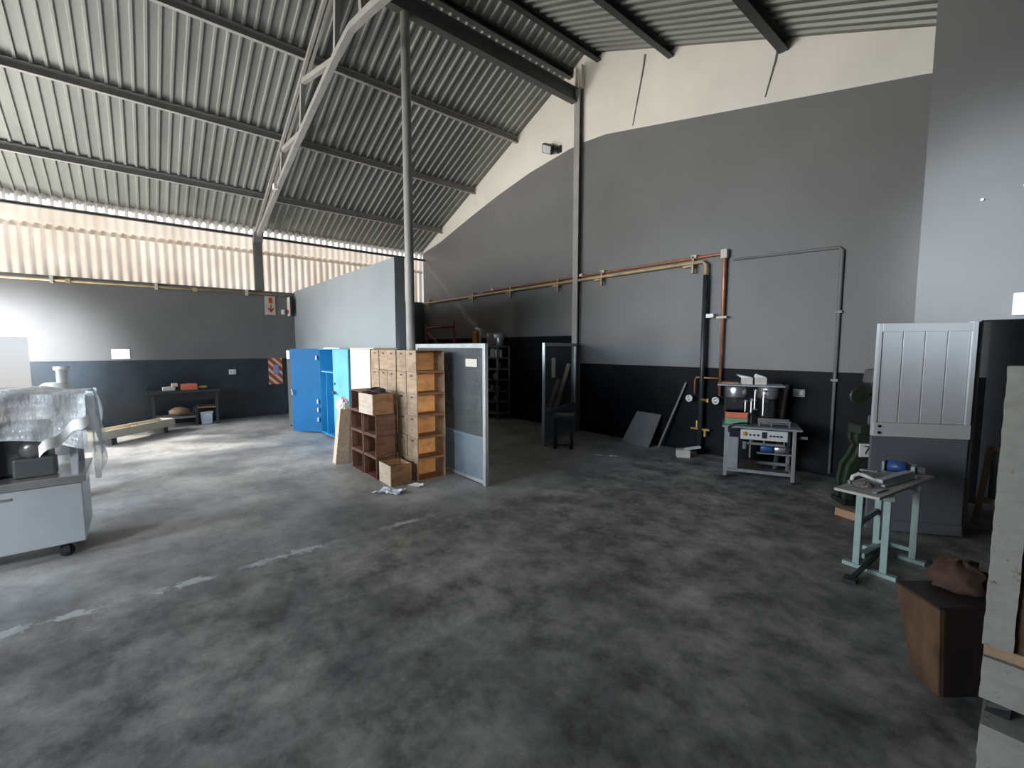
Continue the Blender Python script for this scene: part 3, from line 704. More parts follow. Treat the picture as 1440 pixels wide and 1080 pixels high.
for i, x in enumerate((.30, .345, .39, .53, .57, .61, .65)):
    MB().lathe((x, -.035, .615), [(.012, 0), (.012, -.014), (.001, -.014)], 10, 'Y').build('button', 'black', cp, False)
bx('display', 'black', cp, .435, .49, -.041, -.035, .58, .66)
m = MB().box(.22, .70, .10, .13, .46, .49)
for x in (.30, .46, .69): m.box(x, x + .02, .10, .12, .46 if x > .4 else .28, .69)
m.build('under_rail', 'stainless', r, False)
MB().box(.22, .26, .06, .12, .40, .50).bar((.24, .09, .42), (.34, .12, .52), .02, .02).build('air_fitting', 'stainless', r, False)
mt = MB().lathe((.44, .25, .40), [(.05, 0), (.058, .01), (.058, .13), (.05, .15), (.04, .15)], 18, 'X').build('drive_motor', 'motor_blue', r, False, smooth=True)
MB().lathe((.595, .25, .40), [(.035, 0), (.055, .015), (.055, .12), (.045, .14), (.02, .20), (.001, .20)], 18, 'X').build('gearbox', 'stainless', mt, False, smooth=True)
bx('motor_plate', 'bench_steel', r, .40, .82, .20, .30, .325, .34)
m = MB()
for y in (.10, .26): m.box(.40, .76, y, y + .015, .77, .80).box(.40, .415, y, y + .015, .715, .77).box(.54, .555, y, y + .015, .715, .77).box(.74, .755, y, y + .015, .715, .77)
m.box(.40, .755, .115, .26, .745, .755); m.build('conveyor', 'stainless', r, False)
MB().lathe((.52, .40, .715), [(.14, 0), (.14, .05), (.13, .06), (.001, .06)], 24).build('turntable', 'bench_steel', r, False, smooth=True)
for x in (.0, .64): bx('hopper_post', 'black', r, x - .02, x + .02, .50, .54, .715, 1.225)
bx('pump_block', 'black', r, .03, .22, .34, .48, .90, 1.06)
bx('pump_block', 'black', r, .42, .58, .34, .48, .80, 1.06)
for i, (x, rad) in enumerate(((.13, .135), (.51, .125))):
    MB().lathe((x, .36, 1.06), [(.03, -.06), (.05, -.01), (rad * .9, .0), (rad, .02), (rad, .15), (rad * .95, .158), (rad * .9, .15)], 28).build('hopper', 'stainless', r, False, smooth=True)
for x, z0, z1 in ((.31, .72, 1.06), (.35, .93, 1.19), (.45, .84, 1.19), (.24, .86, 1.04)):
    MB().cyl((x, .20, z0), (x, .20, z1), .011, 8).box(x - .02, x + .02, .19, .21, z1 - .03, z1).build('nozzle_tube', 'stainless', r, False)
MB().bar((.31, .20, 1.04), (.37, .20, 1.04), .015, .015).bar((.31, .20, .92), (.38, .20, .92), .012, .012).bar((.35, .20, 1.16), (.35, .36, 1.16), .02, .02).bar((.45, .2, 1.16), (.45, .36, 1.16), .02, .02).build('nozzle_bracket', 'stainless', r, False)
bx('hopper_tray', 'galv', r, -.11, .69, .18, .58, 1.225, 1.245, .003)
bx('end_bracket', 'bench_steel', r, .86, .95, .1, .14, .58, .61)
MB().tube([(.04, -.035, .69), (.10, -.05, .74), (.20, -.03, .76), (.28, .05, .75)], .012, 6).build('cable', 'black', r, False, smooth=True)
# cartons lying on the hopper tray, tubs on the table
Mx = chain(r)
def on_machine(name, mat, x0, x1, y0, y1, z0, z1, label, cat, flap=None, rz=0):
    c = Mx @ Vector(((x0 + x1) / 2, (y0 + y1) / 2, z0)); o = thing(name, label, cat, tuple(c), A + rz)
    w_, d_, h_ = (x1 - x0) / 2, (y1 - y0) / 2, z1 - z0
    bx('box_body', mat, o, -w_, w_, -d_, d_, 0, h_, .004)
    if flap: MB().hexa([(-w_, -d_, h_), (w_ * .9, -d_, h_ + .002), (w_ * .9, d_, h_ + .002), (-w_, d_, h_)], [(-w_ - flap, -d_ * .9, h_ + .04), (w_ * .6, -d_, h_ + .012), (w_ * .6, d_, h_ + .012), (-w_ - flap, d_ * .9, h_ + .045)]).build('flap', 'paper', o, False)
    return o
on_machine('carton', 'cream_card', .18, .32, .28, .44, 1.247, 1.335, 'white carton on the hopper tray with its flap hanging left', 'box', .06)
on_machine('carton', 'cream_card', .34, .48, .28, .44, 1.247, 1.345, 'white carton on the hopper tray, away from the copper pipe', 'box', -.02, .08)
on_machine('flat_packet', 'cardboard', -.06, .15, .25, .45, 1.247, 1.27, 'flat pinkish brown packet on the hopper tray beside the cartons', 'packet')
o = on_machine('plastic_tub', 'green_plastic', .0, .27, .10, .36, .717, .80, 'green plastic tub on the filling machine table', 'tub'); bx('rim', 'green_plastic', o, -.14, .14, -.135, .135, .07, .083, .002)
o = on_machine('plastic_tub', 'coral', .0, .27, .10, .36, .802, .88, 'coral red plastic tub stacked on the green tub', 'tub'); bx('rim', 'coral', o, -.14, .14, -.135, .135, .066, .078, .002)

# ------------------------------------------------------------------ green press marked 7
r = thing('green_press', 'green workshop press with a number 7 plate and handwheel behind the grey door', 'machine', (-1.26, 6.12, 0), math.radians(42))
MB().prism([(-.15, -.12, .05), (-.05, -.12, .05), (-.04, -.12, .36), (.0, -.12, .48), (.08, -.12, .54), (.3, -.12, .56), (.3, -.12, .80), (-.06, -.12, .80), (-.06, -.12, .72), (-.02, -.12, .66), (-.06, -.12, .56), (-.13, -.12, .44), (-.155, -.12, .28)], (0, .06, 0)).build('left_frame', 'press_green', r, False, bevel=.012)
MB().prism([(-.15, .01, .05), (-.05, .01, .05), (-.04, .01, .36), (.0, .01, .48), (.08, .01, .54), (.3, .01, .56), (.3, .01, .80), (-.06, .01, .80), (-.06, .01, .72), (-.02, .01, .66), (-.06, .01, .56), (-.13, .01, .44), (-.155, .01, .28)], (0, .05, 0)).build('right_frame', 'press_green', r, False, bevel=.012)
bx('press_bed', 'press_green', r, -.05, .40, -.15, .07, .80, .90, .012)
bx('base', 'black', r, -.17, .40, -.16, .10, 0, .06, .01)
MB().prism([(.18, -.05, .90), (.42, -.05, .90), (.42, -.05, 1.55), (.12, -.05, 1.50), (.10, -.05, 1.36), (.20, -.05, 1.30), (.24, -.05, 1.05)], (0, .18, 0)).build('press_head', 'chrome_dark', r, False, bevel=.012)
MB().cyl((.15, -.08, 1.12), (.15, -.08, 1.30), .035, 12).cyl((.15, -.08, 1.02), (.15, -.08, 1.12), .05, 12).build('ram', 'cream_card', r, False)
MB().box(.09, .21, -.10, -.02, .90, 1.0).build('die_block', 'chrome_dark', r, False, bevel=.01)
for x, z in ((.15, 1.46), (.17, 1.38)): MB().cyl((x, -.051, z), (x, -.075, z), .02, 10).build('bolt', 'black', r, False)
hw = MB().lathe((-.05, -.10, 1.22), [(.085, -.012), (.098, 0), (.085, .012), (.07, 0)], 24, 'Y').cyl((-.05, -.12, 1.22), (-.05, .0, 1.22), .02).bar((-.13, -.10, 1.22), (.03, -.10, 1.22), .02, .02).bar((-.05, -.10, 1.14), (-.05, -.10, 1.30), .02, .02).build('handwheel', 'press_green', r, False)
MB().cyl((-.05, -.0, 1.22), (.18, .04, 1.22), .018, 8).build('wheel_shaft', 'press_green', r, False)
pl = bx('number_plate', 'white', r, -.035, .115, -.135, -.122, .55, .70, .012)
cu = D.curves.new('number_seven', 'FONT'); cu.body = '7'; cu.size = .135; cu.align_x = 'CENTER'; cu.align_y = 'CENTER'; cu.extrude = .001
tmp = D.objects.new('number_curve', cu); C.objects.link(tmp); bpy.context.view_layer.update()
me7 = D.meshes.new_from_object(tmp.evaluated_get(bpy.context.evaluated_depsgraph_get())); D.objects.remove(tmp)
me7.materials.clear(); me7.materials.append(M['black'])
tx = D.objects.new('number_seven', me7); C.objects.link(tx); tx.parent = pl
tx.location = (.04, -.138, .625); tx.rotation_euler = (PI / 2, 0, 0)
tag(MB().box(-1.26, -1.06, 5.48, 5.60, 0, .08).build('wood_block', 'cardboard', bevel=.004), 'brown block on the floor below the green press', 'block').rotation_euler = (0, 0, -.3)

# ------------------------------------------------------------------ ledged door at the doorway
d1, d2 = Vector((-.965, 5.27, 0)), Vector((-.355, 5.70, 0)); L = (d2 - d1).length
r = D.objects.new('door_1', None); C.objects.link(r); r.location = d1; r.rotation_euler = (0, 0, math.atan2(d2.y - d1.y, d2.x - d1.x)); structure(r)
r['label'] = 'grey boarded door standing open beside the dark doorway'
HD = 1.97
m = MB().box(0, L, 0, .035, .02, .92); m.build('lower_panel', 'shaded_grey', r, False, .003)
m = MB()
for i in range(4):
    a = .03 + (L - .07) * i / 4; b = .03 + (L - .07) * (i + 1) / 4
    m.box(a + .004, b - .004, .006, .035, 1.05, HD - .075)
m.box(.03, L - .04, .016, .036, 1.05, HD - .075)
m.build('upper_boards', 'door_paint', r, False, .003)
bx('stile', 'door_paint', r, 0, .03, -.004, .04, .92, HD, .003); bx('stile', 'door_paint', r, L - .04, L, -.01, .045, .92, HD + .01, .003)
bx('top_rail', 'door_paint', r, .03, L - .04, -.008, .04, HD - .075, HD, .003)
mr = bx('middle_rail', 'door_paint', r, 0, L - .0, -.02, .0, .92, 1.05, .004)
for z in (.955, 1.015): MB().lathe((.045, -.02, z), [(.013, 0), (.013, -.008), (.001, -.010)], 10, 'Y').build('bolt', 'black', mr, False)
bx('bottom_rail', 'shaded_grey', r, 0, L, -.015, .0, .02, .12, .004)
# timber frame inside doorway
o = thing('timber_frame', 'pale raw timber frame standing in the dark doorway', 'frame', (-.15, 6.3, 0))
MB().bar((-.30, 6.30, .0), (-.24, 6.36, .78), .05, .04, (0, 1, 0)).build('upright', 'raw_timber', o)
MB().bar((-.27, 6.31, .25), (.15, 6.20, .25), .04, .05).build('cross_bar', 'raw_timber', o)
MB().bar((-.25, 6.36, .76), (.12, 6.28, .76), .04, .04).build('cross_bar', 'raw_timber', o)
MB().bar((.14, 6.2, 0), (.12, 6.28, .78), .05, .04, (0, 1, 0)).build('upright', 'raw_timber', o)
MB().box(-.23, .11, 6.345, 6.36, .26, .76).build('back_board', 'cabinet_grey', o)
# fitting on the right wall
o = thing('wall_fitting', 'white rectangular fitting on the right wall above the doorway', 'light', (-.08, WY, 2.0))
MB().box(-.165, .10, WY - .06, WY - .002, 2.02, 2.21).build('fitting_body', 'white', o, bevel=.01)
tag(MB().cyl((-.40, WY - .02, 3.04), (-.40, WY - .002, 3.04), .012, 8).build('wall_screw', 'white'), 'white screw head on the right wall above the grey door', 'screw')
tag(MB().cyl((-.15, WY - .02, 3.10), (-.15, WY - .002, 3.10), .016, 8).build('wall_screw', 'white'), 'white screw head high on the right wall above the white fitting', 'screw')

# ------------------------------------------------------------------ small mint green work table
r = thing('work_table', 'small work table with mint green steel legs and worn pale top', 'table', (-.72, 4.5, 0))
zt = .63
top = MB().hexa([(-.97, 4.14, zt), (-.68, 4.10, zt), (-.50, 5.16, zt), (-.80, 5.18, zt)], [(-.97, 4.14, zt + .022), (-.68, 4.10, zt + .022), (-.50, 5.16, zt + .022), (-.80, 5.18, zt + .022)]).build('table_top', 'table_top', r, bevel=.003)
legs = [(-.835, 4.31), (-.66, 4.275), (-.795, 4.76), (-.56, 4.765)]
for x, y in legs:
    lg = MB().box(x - .022, x + .022, y - .016, y + .016, .03, zt - .035).build('leg', 'mint', r, bevel=.003)
    f0 = .11 if x < -.7 else .10
    MB().bar((x - .085, y + .012, .015), (x + .085, y - .012, .015), .05, .03).build('foot_bar', 'mint', lg)
MB().box(-.86, -.62, 4.27, 4.31, zt - .035, zt).build('top_bearer', 'mint', r)
MB().box(-.82, -.54, 4.745, 4.78, zt - .035, zt).build('top_bearer', 'mint', r)
MB().bar((-.83, 4.31, .36), (-.80, 4.76, .36), .02, .05).bar((-.80, 4.32, .10), (-.72, 4.76, .10), .03, .04).bar((-.835, 4.3, .06), (-.795, 4.76, .06), .03, .04).bar((-.795, 4.76, .10), (-.56, 4.76, .10), .03, .03).build('stretcher', 'mint', r)
MB().bar((-.80, 3.98, .02), (-.72, 4.57, .10), .03, .02).box(-.84, -.76, 3.95, 4.05, .008, .03).build('foot_pedal', 'black', r)
zz = zt + .023
o = thing('bench_shear', 'grey bench shear with long lever arm and white looped handle on the work table', 'tool', (-.75, 4.6, zz))
MB().bar((-.745, 4.42, zz + .045), (-.63, 4.88, zz + .055), .05, .03).bar((-.72, 4.42, zz + .012), (-.61, 4.88, zz + .012), .03, .02).build('lever_arm', 'galv', o, bevel=.004)
MB().tube([(-.91, 4.36, zz + .01), (-.91, 4.40, zz + .05), (-.88, 4.44, zz + .07), (-.83, 4.45, zz + .06), (-.77, 4.44, zz + .04)], .014, 8).build('looped_handle', 'white', o, smooth=True)
MB().cyl((-.915, 4.34, zz), (-.915, 4.34, zz + .03), .016, 10).build('knob', 'chrome_dark', o)
MB().bar((-.90, 4.66, zz + .03), (-.72, 4.72, zz + .05), .08, .03).bar((-.93, 4.74, zz + .04), (-.80, 4.70, zz + .055), .03, .02).build('clamp_plate', 'chrome_dark', o, bevel=.004)
tag(crumple((-.83, 4.33, zz + .018), .07, .06, .03, 8, 14, 8).build('oily_rag', 'grey_panel'), 'dull brown grey rag on the work table beside the looped handle', 'rag')
tag(MB().bar((-.73, 4.20, zz + .006), (-.69, 4.36, zz + .006), .03, .012).build('steel_strip', 'chrome_dark'), 'short steel strip lying on the front of the work table', 'strip')
o = thing('bench_motor', 'blue bench motor in a pale clear casing at the back of the work table', 'machine', (-.70, 4.98, zz))
MB().lathe((-.72, 4.97, zz + .07), [(.02, -.07), (.055, -.06), (.055, .05), (.04, .06), (.001, .06)], 18, 'X').build('motor_body', 'motor_blue', o, smooth=True)
MB().box(-.81, -.58, 4.90, 4.92, zz, zz + .03).box(-.82, -.80, 4.92, 5.04, zz, zz + .11).box(-.63, -.60, 4.92, 5.05, zz, zz + .10).box(-.80, -.63, 5.03, 5.05, zz, zz + .10).box(-.80, -.63, 4.92, 5.03, zz, zz + .012).build('casing', 'glass_jar', o, bevel=.006)
MB().cyl((-.60, 4.98, zz + .06), (-.55, 4.99, zz + .06), .03, 12).build('chuck', 'chrome_dark', o)

# ------------------------------------------------------------------ brown bin with sack in the right foreground
r = thing('wooden_bin', 'tall brown wooden bin with dark front in the right foreground', 'bin', (-.2, 3.2, 0))
P0, P1 = Vector((-.235, 2.975, 0)), Vector((-.43, 3.15, 0)); dv = Vector((.34, .40, 0)); B0, B1 = Vector((-.215, 2.985, 0)), Vector((-.33, 3.10, 0)); up = Vector((0, 0, .45)); th = Vector((.02, .02, 0))
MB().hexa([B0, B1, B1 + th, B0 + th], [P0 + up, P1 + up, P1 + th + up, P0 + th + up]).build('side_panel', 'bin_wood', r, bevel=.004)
MB().hexa([B0 + th, B0 + dv, B0 + dv + Vector((-.02, .02, 0)), B0 + th + Vector((-.02, .02, 0))], [P0 + th + up, P0 + dv + up, P0 + dv + up + Vector((-.02, .02, 0)), P0 + th + up + Vector((-.02, .02, 0))]).build('front_panel', 'bin_dark', r)  # dark board stands in for the shaded open front
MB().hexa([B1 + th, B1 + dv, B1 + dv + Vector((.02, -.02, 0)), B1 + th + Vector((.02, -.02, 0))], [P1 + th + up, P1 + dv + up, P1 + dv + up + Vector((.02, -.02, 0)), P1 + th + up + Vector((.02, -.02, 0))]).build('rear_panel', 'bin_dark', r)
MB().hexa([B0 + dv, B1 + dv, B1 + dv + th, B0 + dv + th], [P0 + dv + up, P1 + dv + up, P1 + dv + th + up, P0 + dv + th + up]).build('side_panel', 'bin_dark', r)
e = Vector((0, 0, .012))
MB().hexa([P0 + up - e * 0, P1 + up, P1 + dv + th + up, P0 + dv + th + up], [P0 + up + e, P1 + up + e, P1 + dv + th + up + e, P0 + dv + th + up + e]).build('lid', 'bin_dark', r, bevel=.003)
tag(crumple((-.19, 3.32, .512), .12, .13, .09, 21, 26, 16, .4).build('brown_sack', 'sack', smooth=True), 'crumpled rusty brown sack lying on the wooden bin', 'sack')
# cream post on blocks
r = thing('cream_post', 'rough cream painted post with chipped edges at the right edge', 'post', (-.02, 2.72, .46))
def rough(x0, x1, y0, y1, z0, z1, n, seed, amp=.004):
    rnd = random.Random(seed); m = MB(); prev = None
    for i in range(n + 1):
        z = z0 + (z1 - z0) * i / n; j = lambda: rnd.uniform(-amp, amp)
        ring = [m.pt(p) for p in ((x0 + j(), y0 + j(), z), (x1 + j(), y0 + j(), z), (x1 + j(), y1 + j(), z), (x0 + j(), y1 + j(), z))]
        if prev:
            for k in range(4): m.face((prev[k], prev[(k + 1) % 4], ring[(k + 1) % 4], ring[k]))
        else: m.face(ring[::-1])
        prev = ring
    m.face(prev); return m
rough(-.075, .012, 2.67, 2.77, .50, 1.675, 40, 1, .0016).build('post_shaft', 'post', r)
rough(-.03, .08, 2.70, 2.78, .46, 1.69, 8, 2, .002).build('timber_backing', 'bin_wood', r)
MB().box(-.07, .08, 2.68, 2.80, .455, .50).build('wood_pad', 'raw_timber', r)
tag(rough(-.07, .10, 2.66, 2.84, .27, .453, 5, 3, .003).build('cream_block', 'post'), 'cream painted block directly under the rough post', 'block')
tag(rough(-.05, .02, 2.69, 2.80, .205, .268, 3, 4, .004).build('gap_shade_block', 'black'), 'dark filler for the shaded gap between the two cream blocks under the post', 'block')  # black block fills in for the shade of an open gap
tag(rough(-.06, .12, 2.58, 2.84, 0.0, .203, 5, 5, .003).build('cream_block', 'post'), 'lowest cream block on the floor under the post', 'block')

# ------------------------------------------------------------------ steel machine under plastic, left
r = thing('steel_machine', 'stainless steel machine cabinet on castors under plastic sheeting at the left edge', 'machine', (-5.42, -1.2, 0))
X0, X1, Y0, Y1 = -5.76, -5.08, -2.1, -.40
bx('base_cabinet', 'dull_stainless', r, X0, X1, Y0, Y1, .13, .64, .008, True)
MB().box(X1, X1 + .006, -.86, -.80, .56, .58).build('latch', 'stainless', r)
bx('work_deck', 'stainless', r, X0 - .03, X1 + .03, Y0, Y1 + .03, .64, .70, .006, True)
for x, y in ((X1 - .10, -.53), (X0 + .10, -.50), (X1 - .10, -1.95), (X0 + .10, -1.95)):
    c = MB().box(x - .03, x + .03, y - .03, y + .03, .10, .13).box(x - .035, x - .025, y - .02, y + .02, .04, .11).box(x + .025, x + .035, y - .02, y + .02, .04, .11).build('castor', 'dark_steel', r)
    MB().lathe((x - .02, y, .05), [(.03, 0), (.05, .005), (.05, .035), (.03, .04)], 18, 'X').build('wheel', 'black_rubber', c, smooth=True)
m = MB()
for x in (X0 + .02, X1 - .06):
    for y in (Y0, Y1 - .06): m.box(x, x + .04, y, y + .04, .70, 1.34)
m.box(X0, X1 - .02, Y0, Y1, 1.30, 1.35)
m.build('hood_frame', 'dull_stainless', r)
bx('drive_unit', 'cabinet_grey', r, X0 + .1, X1 - .22, -1.25, -.60, .70, 1.12, .03, True)
bx('feed_block', 'cabinet_grey', r, X1 - .22, X1 - .10, -.80, -.55, .70, .86, .02, True)
bx('gear_cover', 'galv', r, X1 - .24, X1 - .12, -1.08, -.90, .70, .95, .05, True)
bx('side_cover', 'white', r, X1 - .34, X1 - .0, -2.1, -1.02, .70, 1.20, .03, True)
MB().lathe((X1 - .16, -.68, .93), [(.03, -.05), (.075, -.04), (.075, .05), (.02, .06)], 16, 'X').build('roller', 'chrome_dark', r, smooth=True)
# plastic film: one draped sheet over the hood
def film_fn(u, v):
    y = Y0 + (Y1 + .06 - Y0) * v
    s = u * 2.2                                   # arc length across the hood from the back, over, down the front
    wob = .025 * math.sin(9 * y + 2 * s) + .018 * math.sin(23 * y + 5 * s) + .012 * math.sin(31 * s + 7 * y)
    if s < .7: return (X0 - .03 - wob * .6, y, .75 + s * .88)
    if s < 1.45: return (X0 - .03 + (s - .7) * 1.0, y, 1.385 + wob * .4 + .02 * math.sin(5 * y))
    t_ = s - 1.45; return (X1 + .05 + wob + .03 * t_, y, 1.37 - t_ * (.62 + .18 * math.sin(3.1 * y + 1)))
f = MB().grid(film_fn, 44, 60)
def film_side(u, v):
    x = X0 - .03 + (X1 + .08 - X0) * u
    wob = .025 * math.sin(12 * x + 3 * v) + .014 * math.sin(29 * x - 6 * v)
    return (x + .06 * v * (u - .5), Y1 + .07 + wob + .05 * v, 1.375 - v * (.60 + .14 * math.sin(7 * x)))
f.grid(film_side, 26, 22)
f.build('plastic_film', 'film', r, smooth=True)
def strip(u, v):
    y = -.62 + .30 * u; return (X1 + .10 + .03 * math.sin(9 * u), y, .98 + .25 * u - .09 * v + .02 * math.sin(12 * u))
MB().grid(strip, 12, 3).build('film_fold', 'paper', r, smooth=True)
# white canister and carton on a stool behind that machine
o = thing('white_canister', 'overexposed white canister standing behind the plastic covered machine', 'canister', (-7.2, -.72, 0))
MB().lathe((-7.2, -.72, 0), [(.16, 0), (.17, .02), (.17, 1.25), (.12, 1.33), (.09, 1.35)], 18).build('canister_body', 'white', o, smooth=True)
MB().lathe((-7.2, -.66, 1.35), [(.05, 0), (.05, .14), (.07, .14), (.07, .18), (.001, .18)], 14).build('spout', 'white', o, smooth=True)

# ------------------------------------------------------------------ trough and workbench, far left
r = thing('long_trough', 'long shallow cream trough on low bearers on the floor before the workbench', 'trough', (-11.3, 0, 0))
ax = Vector((-10.70, -.80, 0)); bx_ = Vector((-11.86, .30, 0)); dr_ = (bx_ - ax).normalized(); nr = Vector((dr_.y, -dr_.x, 0)) * -.35
def tz(p, z): return Vector((p.x, p.y, z))
m = MB().hexa([tz(ax, .12), tz(bx_, .12), tz(bx_ - nr, .12), tz(ax - nr, .12)], [tz(ax, .14), tz(bx_, .14), tz(bx_ - nr, .14), tz(ax - nr, .14)])
q = nr.normalized() * .02
for a, b in ((ax, bx_), (ax - nr + q, bx_ - nr + q)): m.hexa([tz(a, .14), tz(b, .14), tz(b - q, .14), tz(a - q, .14)], [tz(a, .27), tz(b, .27), tz(b - q, .27), tz(a - q, .27)])
for a in (ax, bx_ - dr_ * .02): m.hexa([tz(a, .14), tz(a + dr_ * .02, .14), tz(a + dr_ * .02 - nr, .14), tz(a - nr, .14)], [tz(a, .27), tz(a + dr_ * .02, .27), tz(a + dr_ * .02 - nr, .27), tz(a - nr, .27)])
m.build('tray', 'cream_paint', r)
for k in (.15, .85):
    p = ax + (bx_ - ax) * k; MB().bar(tz(p, .06), tz(p - nr, .06), .1, .12).build('bearer', 'dark_steel', r)
p = ax + (bx_ - ax) * .55 - nr * .5
tag(crumple((p.x, p.y, .185), .10, .09, .075, 5, 12, 8).build('brown_lump', 'cardboard'), 'small brown bundle lying in the long trough', 'bundle')
r = thing('workbench', 'dark steel workbench with a lower shelf against the left wall', 'workbench', (-12.4, .8, 0))
bx('bench_top', 'dark_steel', r, LX + .04, -12.10, .12, 1.45, .74, .80, .006, True)
for y in (.20, 1.34):
    for x in (LX + .06, -12.17): bx('leg', 'dark_steel', r, x, x + .05, y, y + .05, 0, .74, 0, True)
bx('lower_shelf', 'steel_paint', r, LX + .06, -12.14, .25, .96, .18, .22, .003, True)
bx('apron', 'black', r, -12.16, -12.13, .25, 1.34, .58, .74, 0, True)
bx('divider', 'dark_steel', r, LX + .06, -12.14, .96, 1.0, .0, .40, 0, True)
bx('small_shelf', 'drawer_side', r, LX + .06, -12.12, 1.0, 1.34, .38, .41, 0, True)
def carton(x0, x1, y0, y1, z0, z1, mat, label, name='carton'):
    o = thing(name, label, 'box', ((x0 + x1) / 2, (y0 + y1) / 2, z0)); bx('box_body', mat, o, x0, x1, y0, y1, z0, z1, .006, True)
    bx('lid_tape', 'cream_card', o, x0 + .01, x1 - .01, (y0 + y1) / 2 - .02, (y0 + y1) / 2 + .02, z1, z1 + .003, 0, True)
carton(-12.45, -12.20, .40, .62, .802, .88, 'cream_card', 'beige carton on the workbench, nearest the plastic covered machine')
carton(-12.44, -12.24, .56, .67, .885, .95, 'cream_card', 'small beige carton on top of the beige carton on the workbench')
carton(-12.45, -12.18, .72, 1.02, .802, .93, 'coral', 'reddish brown carton in the middle of the workbench')
tag(crumple((-12.28, 1.12, .84), .06, .09, .04, 9, 12, 8).build('yellow_bundle', 'yellow'), 'yellow green bundle on the workbench beside the reddish carton', 'bundle')
tag(crumple((-12.35, .68, .31), .14, .20, .10, 12, 16, 10, .25).build('brown_bag', 'cardboard', smooth=True), 'pinkish brown bag on the lower shelf of the workbench', 'bag')
o = thing('blue_bin', 'pale blue plastic bin under the small shelf of the workbench', 'bin', (-12.3, 1.16, 0))
MB().hexa([(-12.45, 1.06, 0), (-12.19, 1.06, 0), (-12.19, 1.26, 0), (-12.45, 1.26, 0)], [(-12.47, 1.04, .26), (-12.17, 1.04, .26), (-12.17, 1.28, .26), (-12.47, 1.28, .26)]).build('bin_body', 'white_cloth', o, bevel=.01)
MB().box(-12.48, -12.16, 1.03, 1.29, .262, .285).build('lid', 'white_cloth', o, bevel=.005)
# scraps on the store floor
for i, (x, y, lb) in enumerate(((-5.62, 6.45, 'white paper scrap on the floor right of the black stand'), (-4.55, 5.6, 'pale paper scrap on the open floor in front of the grey board'), (-4.35, 5.72, 'small pale paper scrap beside the larger scrap on the open floor'), (-7.3, 6.2, 'white paper scrap on the dark store floor'))):
    sheet('paper_scrap', 'cream_card', [(x, y), (x + .12, y + .03), (x + .10, y + .10), (x - .02, y + .08)], lb, 'paper', .012, 20 + i, 4)

# ------------------------------------------------------------------ light
def area(name, loc, target, sx, sy, power, col, spread=180):
    l = D.lights.new(name, 'AREA'); l.shape = 'RECTANGLE'; l.size = sx; l.size_y = sy; l.energy = power; l.color = col; l.spread = math.radians(spread)
    o = D.objects.new(name, l); C.objects.link(o); o.location = loc
    o.rotation_euler = (Vector(target) - Vector(loc)).to_track_quat('-Z', 'Y').to_euler(); return o
def spot(name, loc, target, power, deg, blend, col, rad=.3):
    l = D.lights.new(name, 'SPOT'); l.energy = power; l.color = col; l.spot_size = math.radians(deg); l.spot_blend = blend; l.shadow_soft_size = rad
    o = D.objects.new(name, l); C.objects.link(o); o.location = loc
    o.rotation_euler = (Vector(target) - Vector(loc)).to_track_quat('-Z', 'Y').to_euler(); return o
wd = D.worlds.new('World'); scene.world = wd; wd.use_nodes = True; nt = wd.node_tree
bg = nt.nodes['Background']
tcw = nt.nodes.new('ShaderNodeTexCoord'); sp = nt.nodes.new('ShaderNodeSeparateXYZ'); nt.links.new(tcw.outputs['Generated'], sp.inputs[0])
nt.links.new(ramp(nt, mth(nt, 'ADD', mth(nt, 'MULTIPLY', sp.outputs['Z'], .5), .5), [(.45, (.62, .56, .48)), (.5, (.85, .9, .95)), (.7, (.60, .74, .95))]), bg.inputs['Color'])
bg.inputs['Strength'].default_value = .9
sun = D.lights.new('sun', 'SUN'); sun.energy = 9; sun.angle = .05; sun.color = (1, .95, .86)
so = D.objects.new('sun', sun); C.objects.link(so); so.location = (-20, -12, 15)
so.rotation_euler = Vector((.60, .75, -.46)).to_track_quat('-Z', 'Y').to_euler()
area('door_sky_light', (-7.5, -8.0, 3.4), (-6.5, 1.5, -2.6), 8, 3.0, 430, (.62, .80, 1), 100)
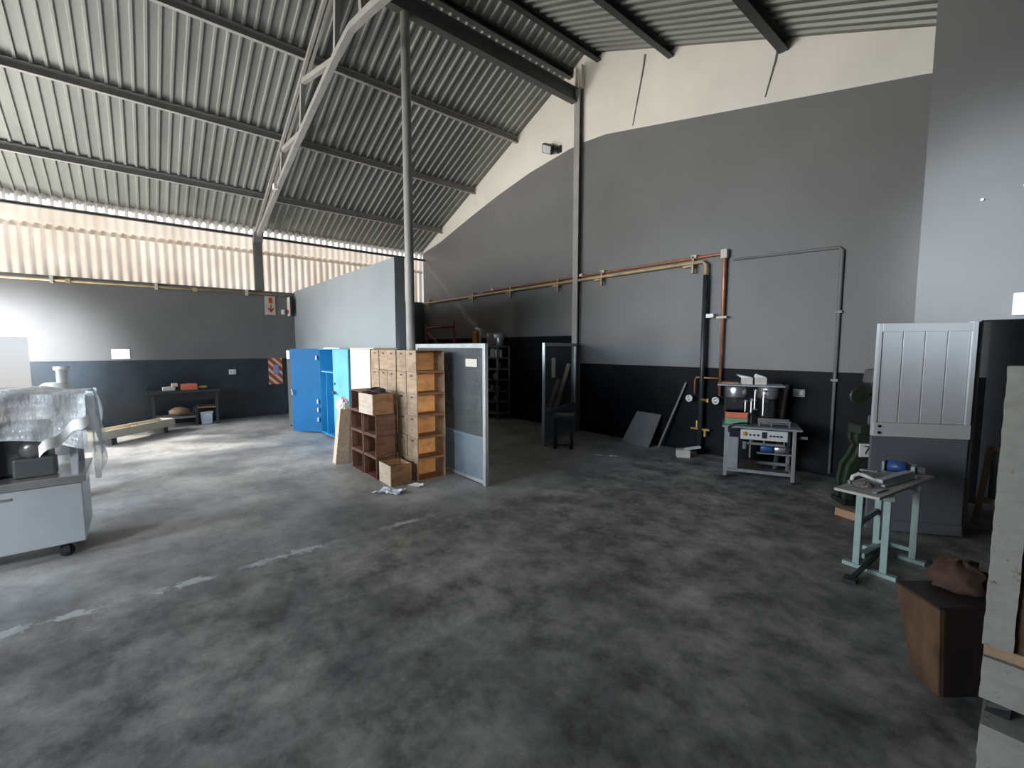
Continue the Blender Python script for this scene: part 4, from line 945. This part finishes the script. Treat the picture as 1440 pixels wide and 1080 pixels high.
area('yard_glow', (-7.5, -9.6, 2.4), (-6.2, 7, 4.4), 8, 4.0, 340, (1, .93, .82), 75)
area('left_door_bounce', (-11.4, -3.8, .25), (-10.2, -.6, 6), 2.4, 3.0, 400, (1, .98, .92), 105)
spot('beam_right_wall', (-3.4, -4.5, 2.0), (-.25, 5.7, 2.6), 7000, 15, 1.0, (.78, .90, 1), .4)  # added soft spot for the bright band on right wall and door
spot('left_glare_fill', (-8.6, -4.5, 2.2), (-12.7, -2.0, 1.6), 6500, 36, 1.0, (.93, .97, 1), .3)  # added spot imitating lens glare on the left wall
spot('gable_blue_fill', (-3.0, -6.0, 4.2), (-3.6, 7, 1.5), 1500, 26, 1.0, (.45, .72, 1), .6)  # added cool spot that tints the lower gable blue
spot('store_fill', (-3.2, -3.0, 2.7), (-7.2, 6.5, 1.1), 800, 24, 1.0, (.7, .86, 1), .4)  # added spot to brighten the store behind the mesh, no lamp there
spot('left_floor_fill', (-12.2, -4.8, 3.0), (-9.4, 1.2, 0), 2600, 58, 1.0, (1, .95, .87), .5)  # added spot that lifts the floor on the left
spot('left_hall_fill', (-4.5, -6.5, 3.6), (-7.6, .4, 0), 1500, 52, 1.0, (.80, .91, 1), .6)  # added fill brightening the left half of the hall
spot('crate_fill', (2.4, 1.0, 2.3), (-5.1, 2.95, .9), 1300, 19, 1.0, (1, .93, .82), .4)  # added warm spot reaching into the open drawer boxes
spot('machine_fill', (-1.5, -4.5, 2.6), (-5.3, -1.0, .8), 1150, 34, 1.0, (.88, .94, 1), .4)  # added spot to brighten the plastic covered machine

# ------------------------------------------------------------------ camera
cam = D.cameras.new('Camera'); co = D.objects.new('Camera', cam); C.objects.link(co)
cam.sensor_width = 36; cam.lens = 623.9 / 1440 * 36; cam.clip_start = .05
co.location = (0, 0, 1.75); co.rotation_euler = (math.radians(90 - 4.725), 0, math.radians(49.78))
scene.camera = co
scene.view_settings.view_transform = 'Standard'
scene.view_settings.look = 'None'
scene.view_settings.exposure = 0
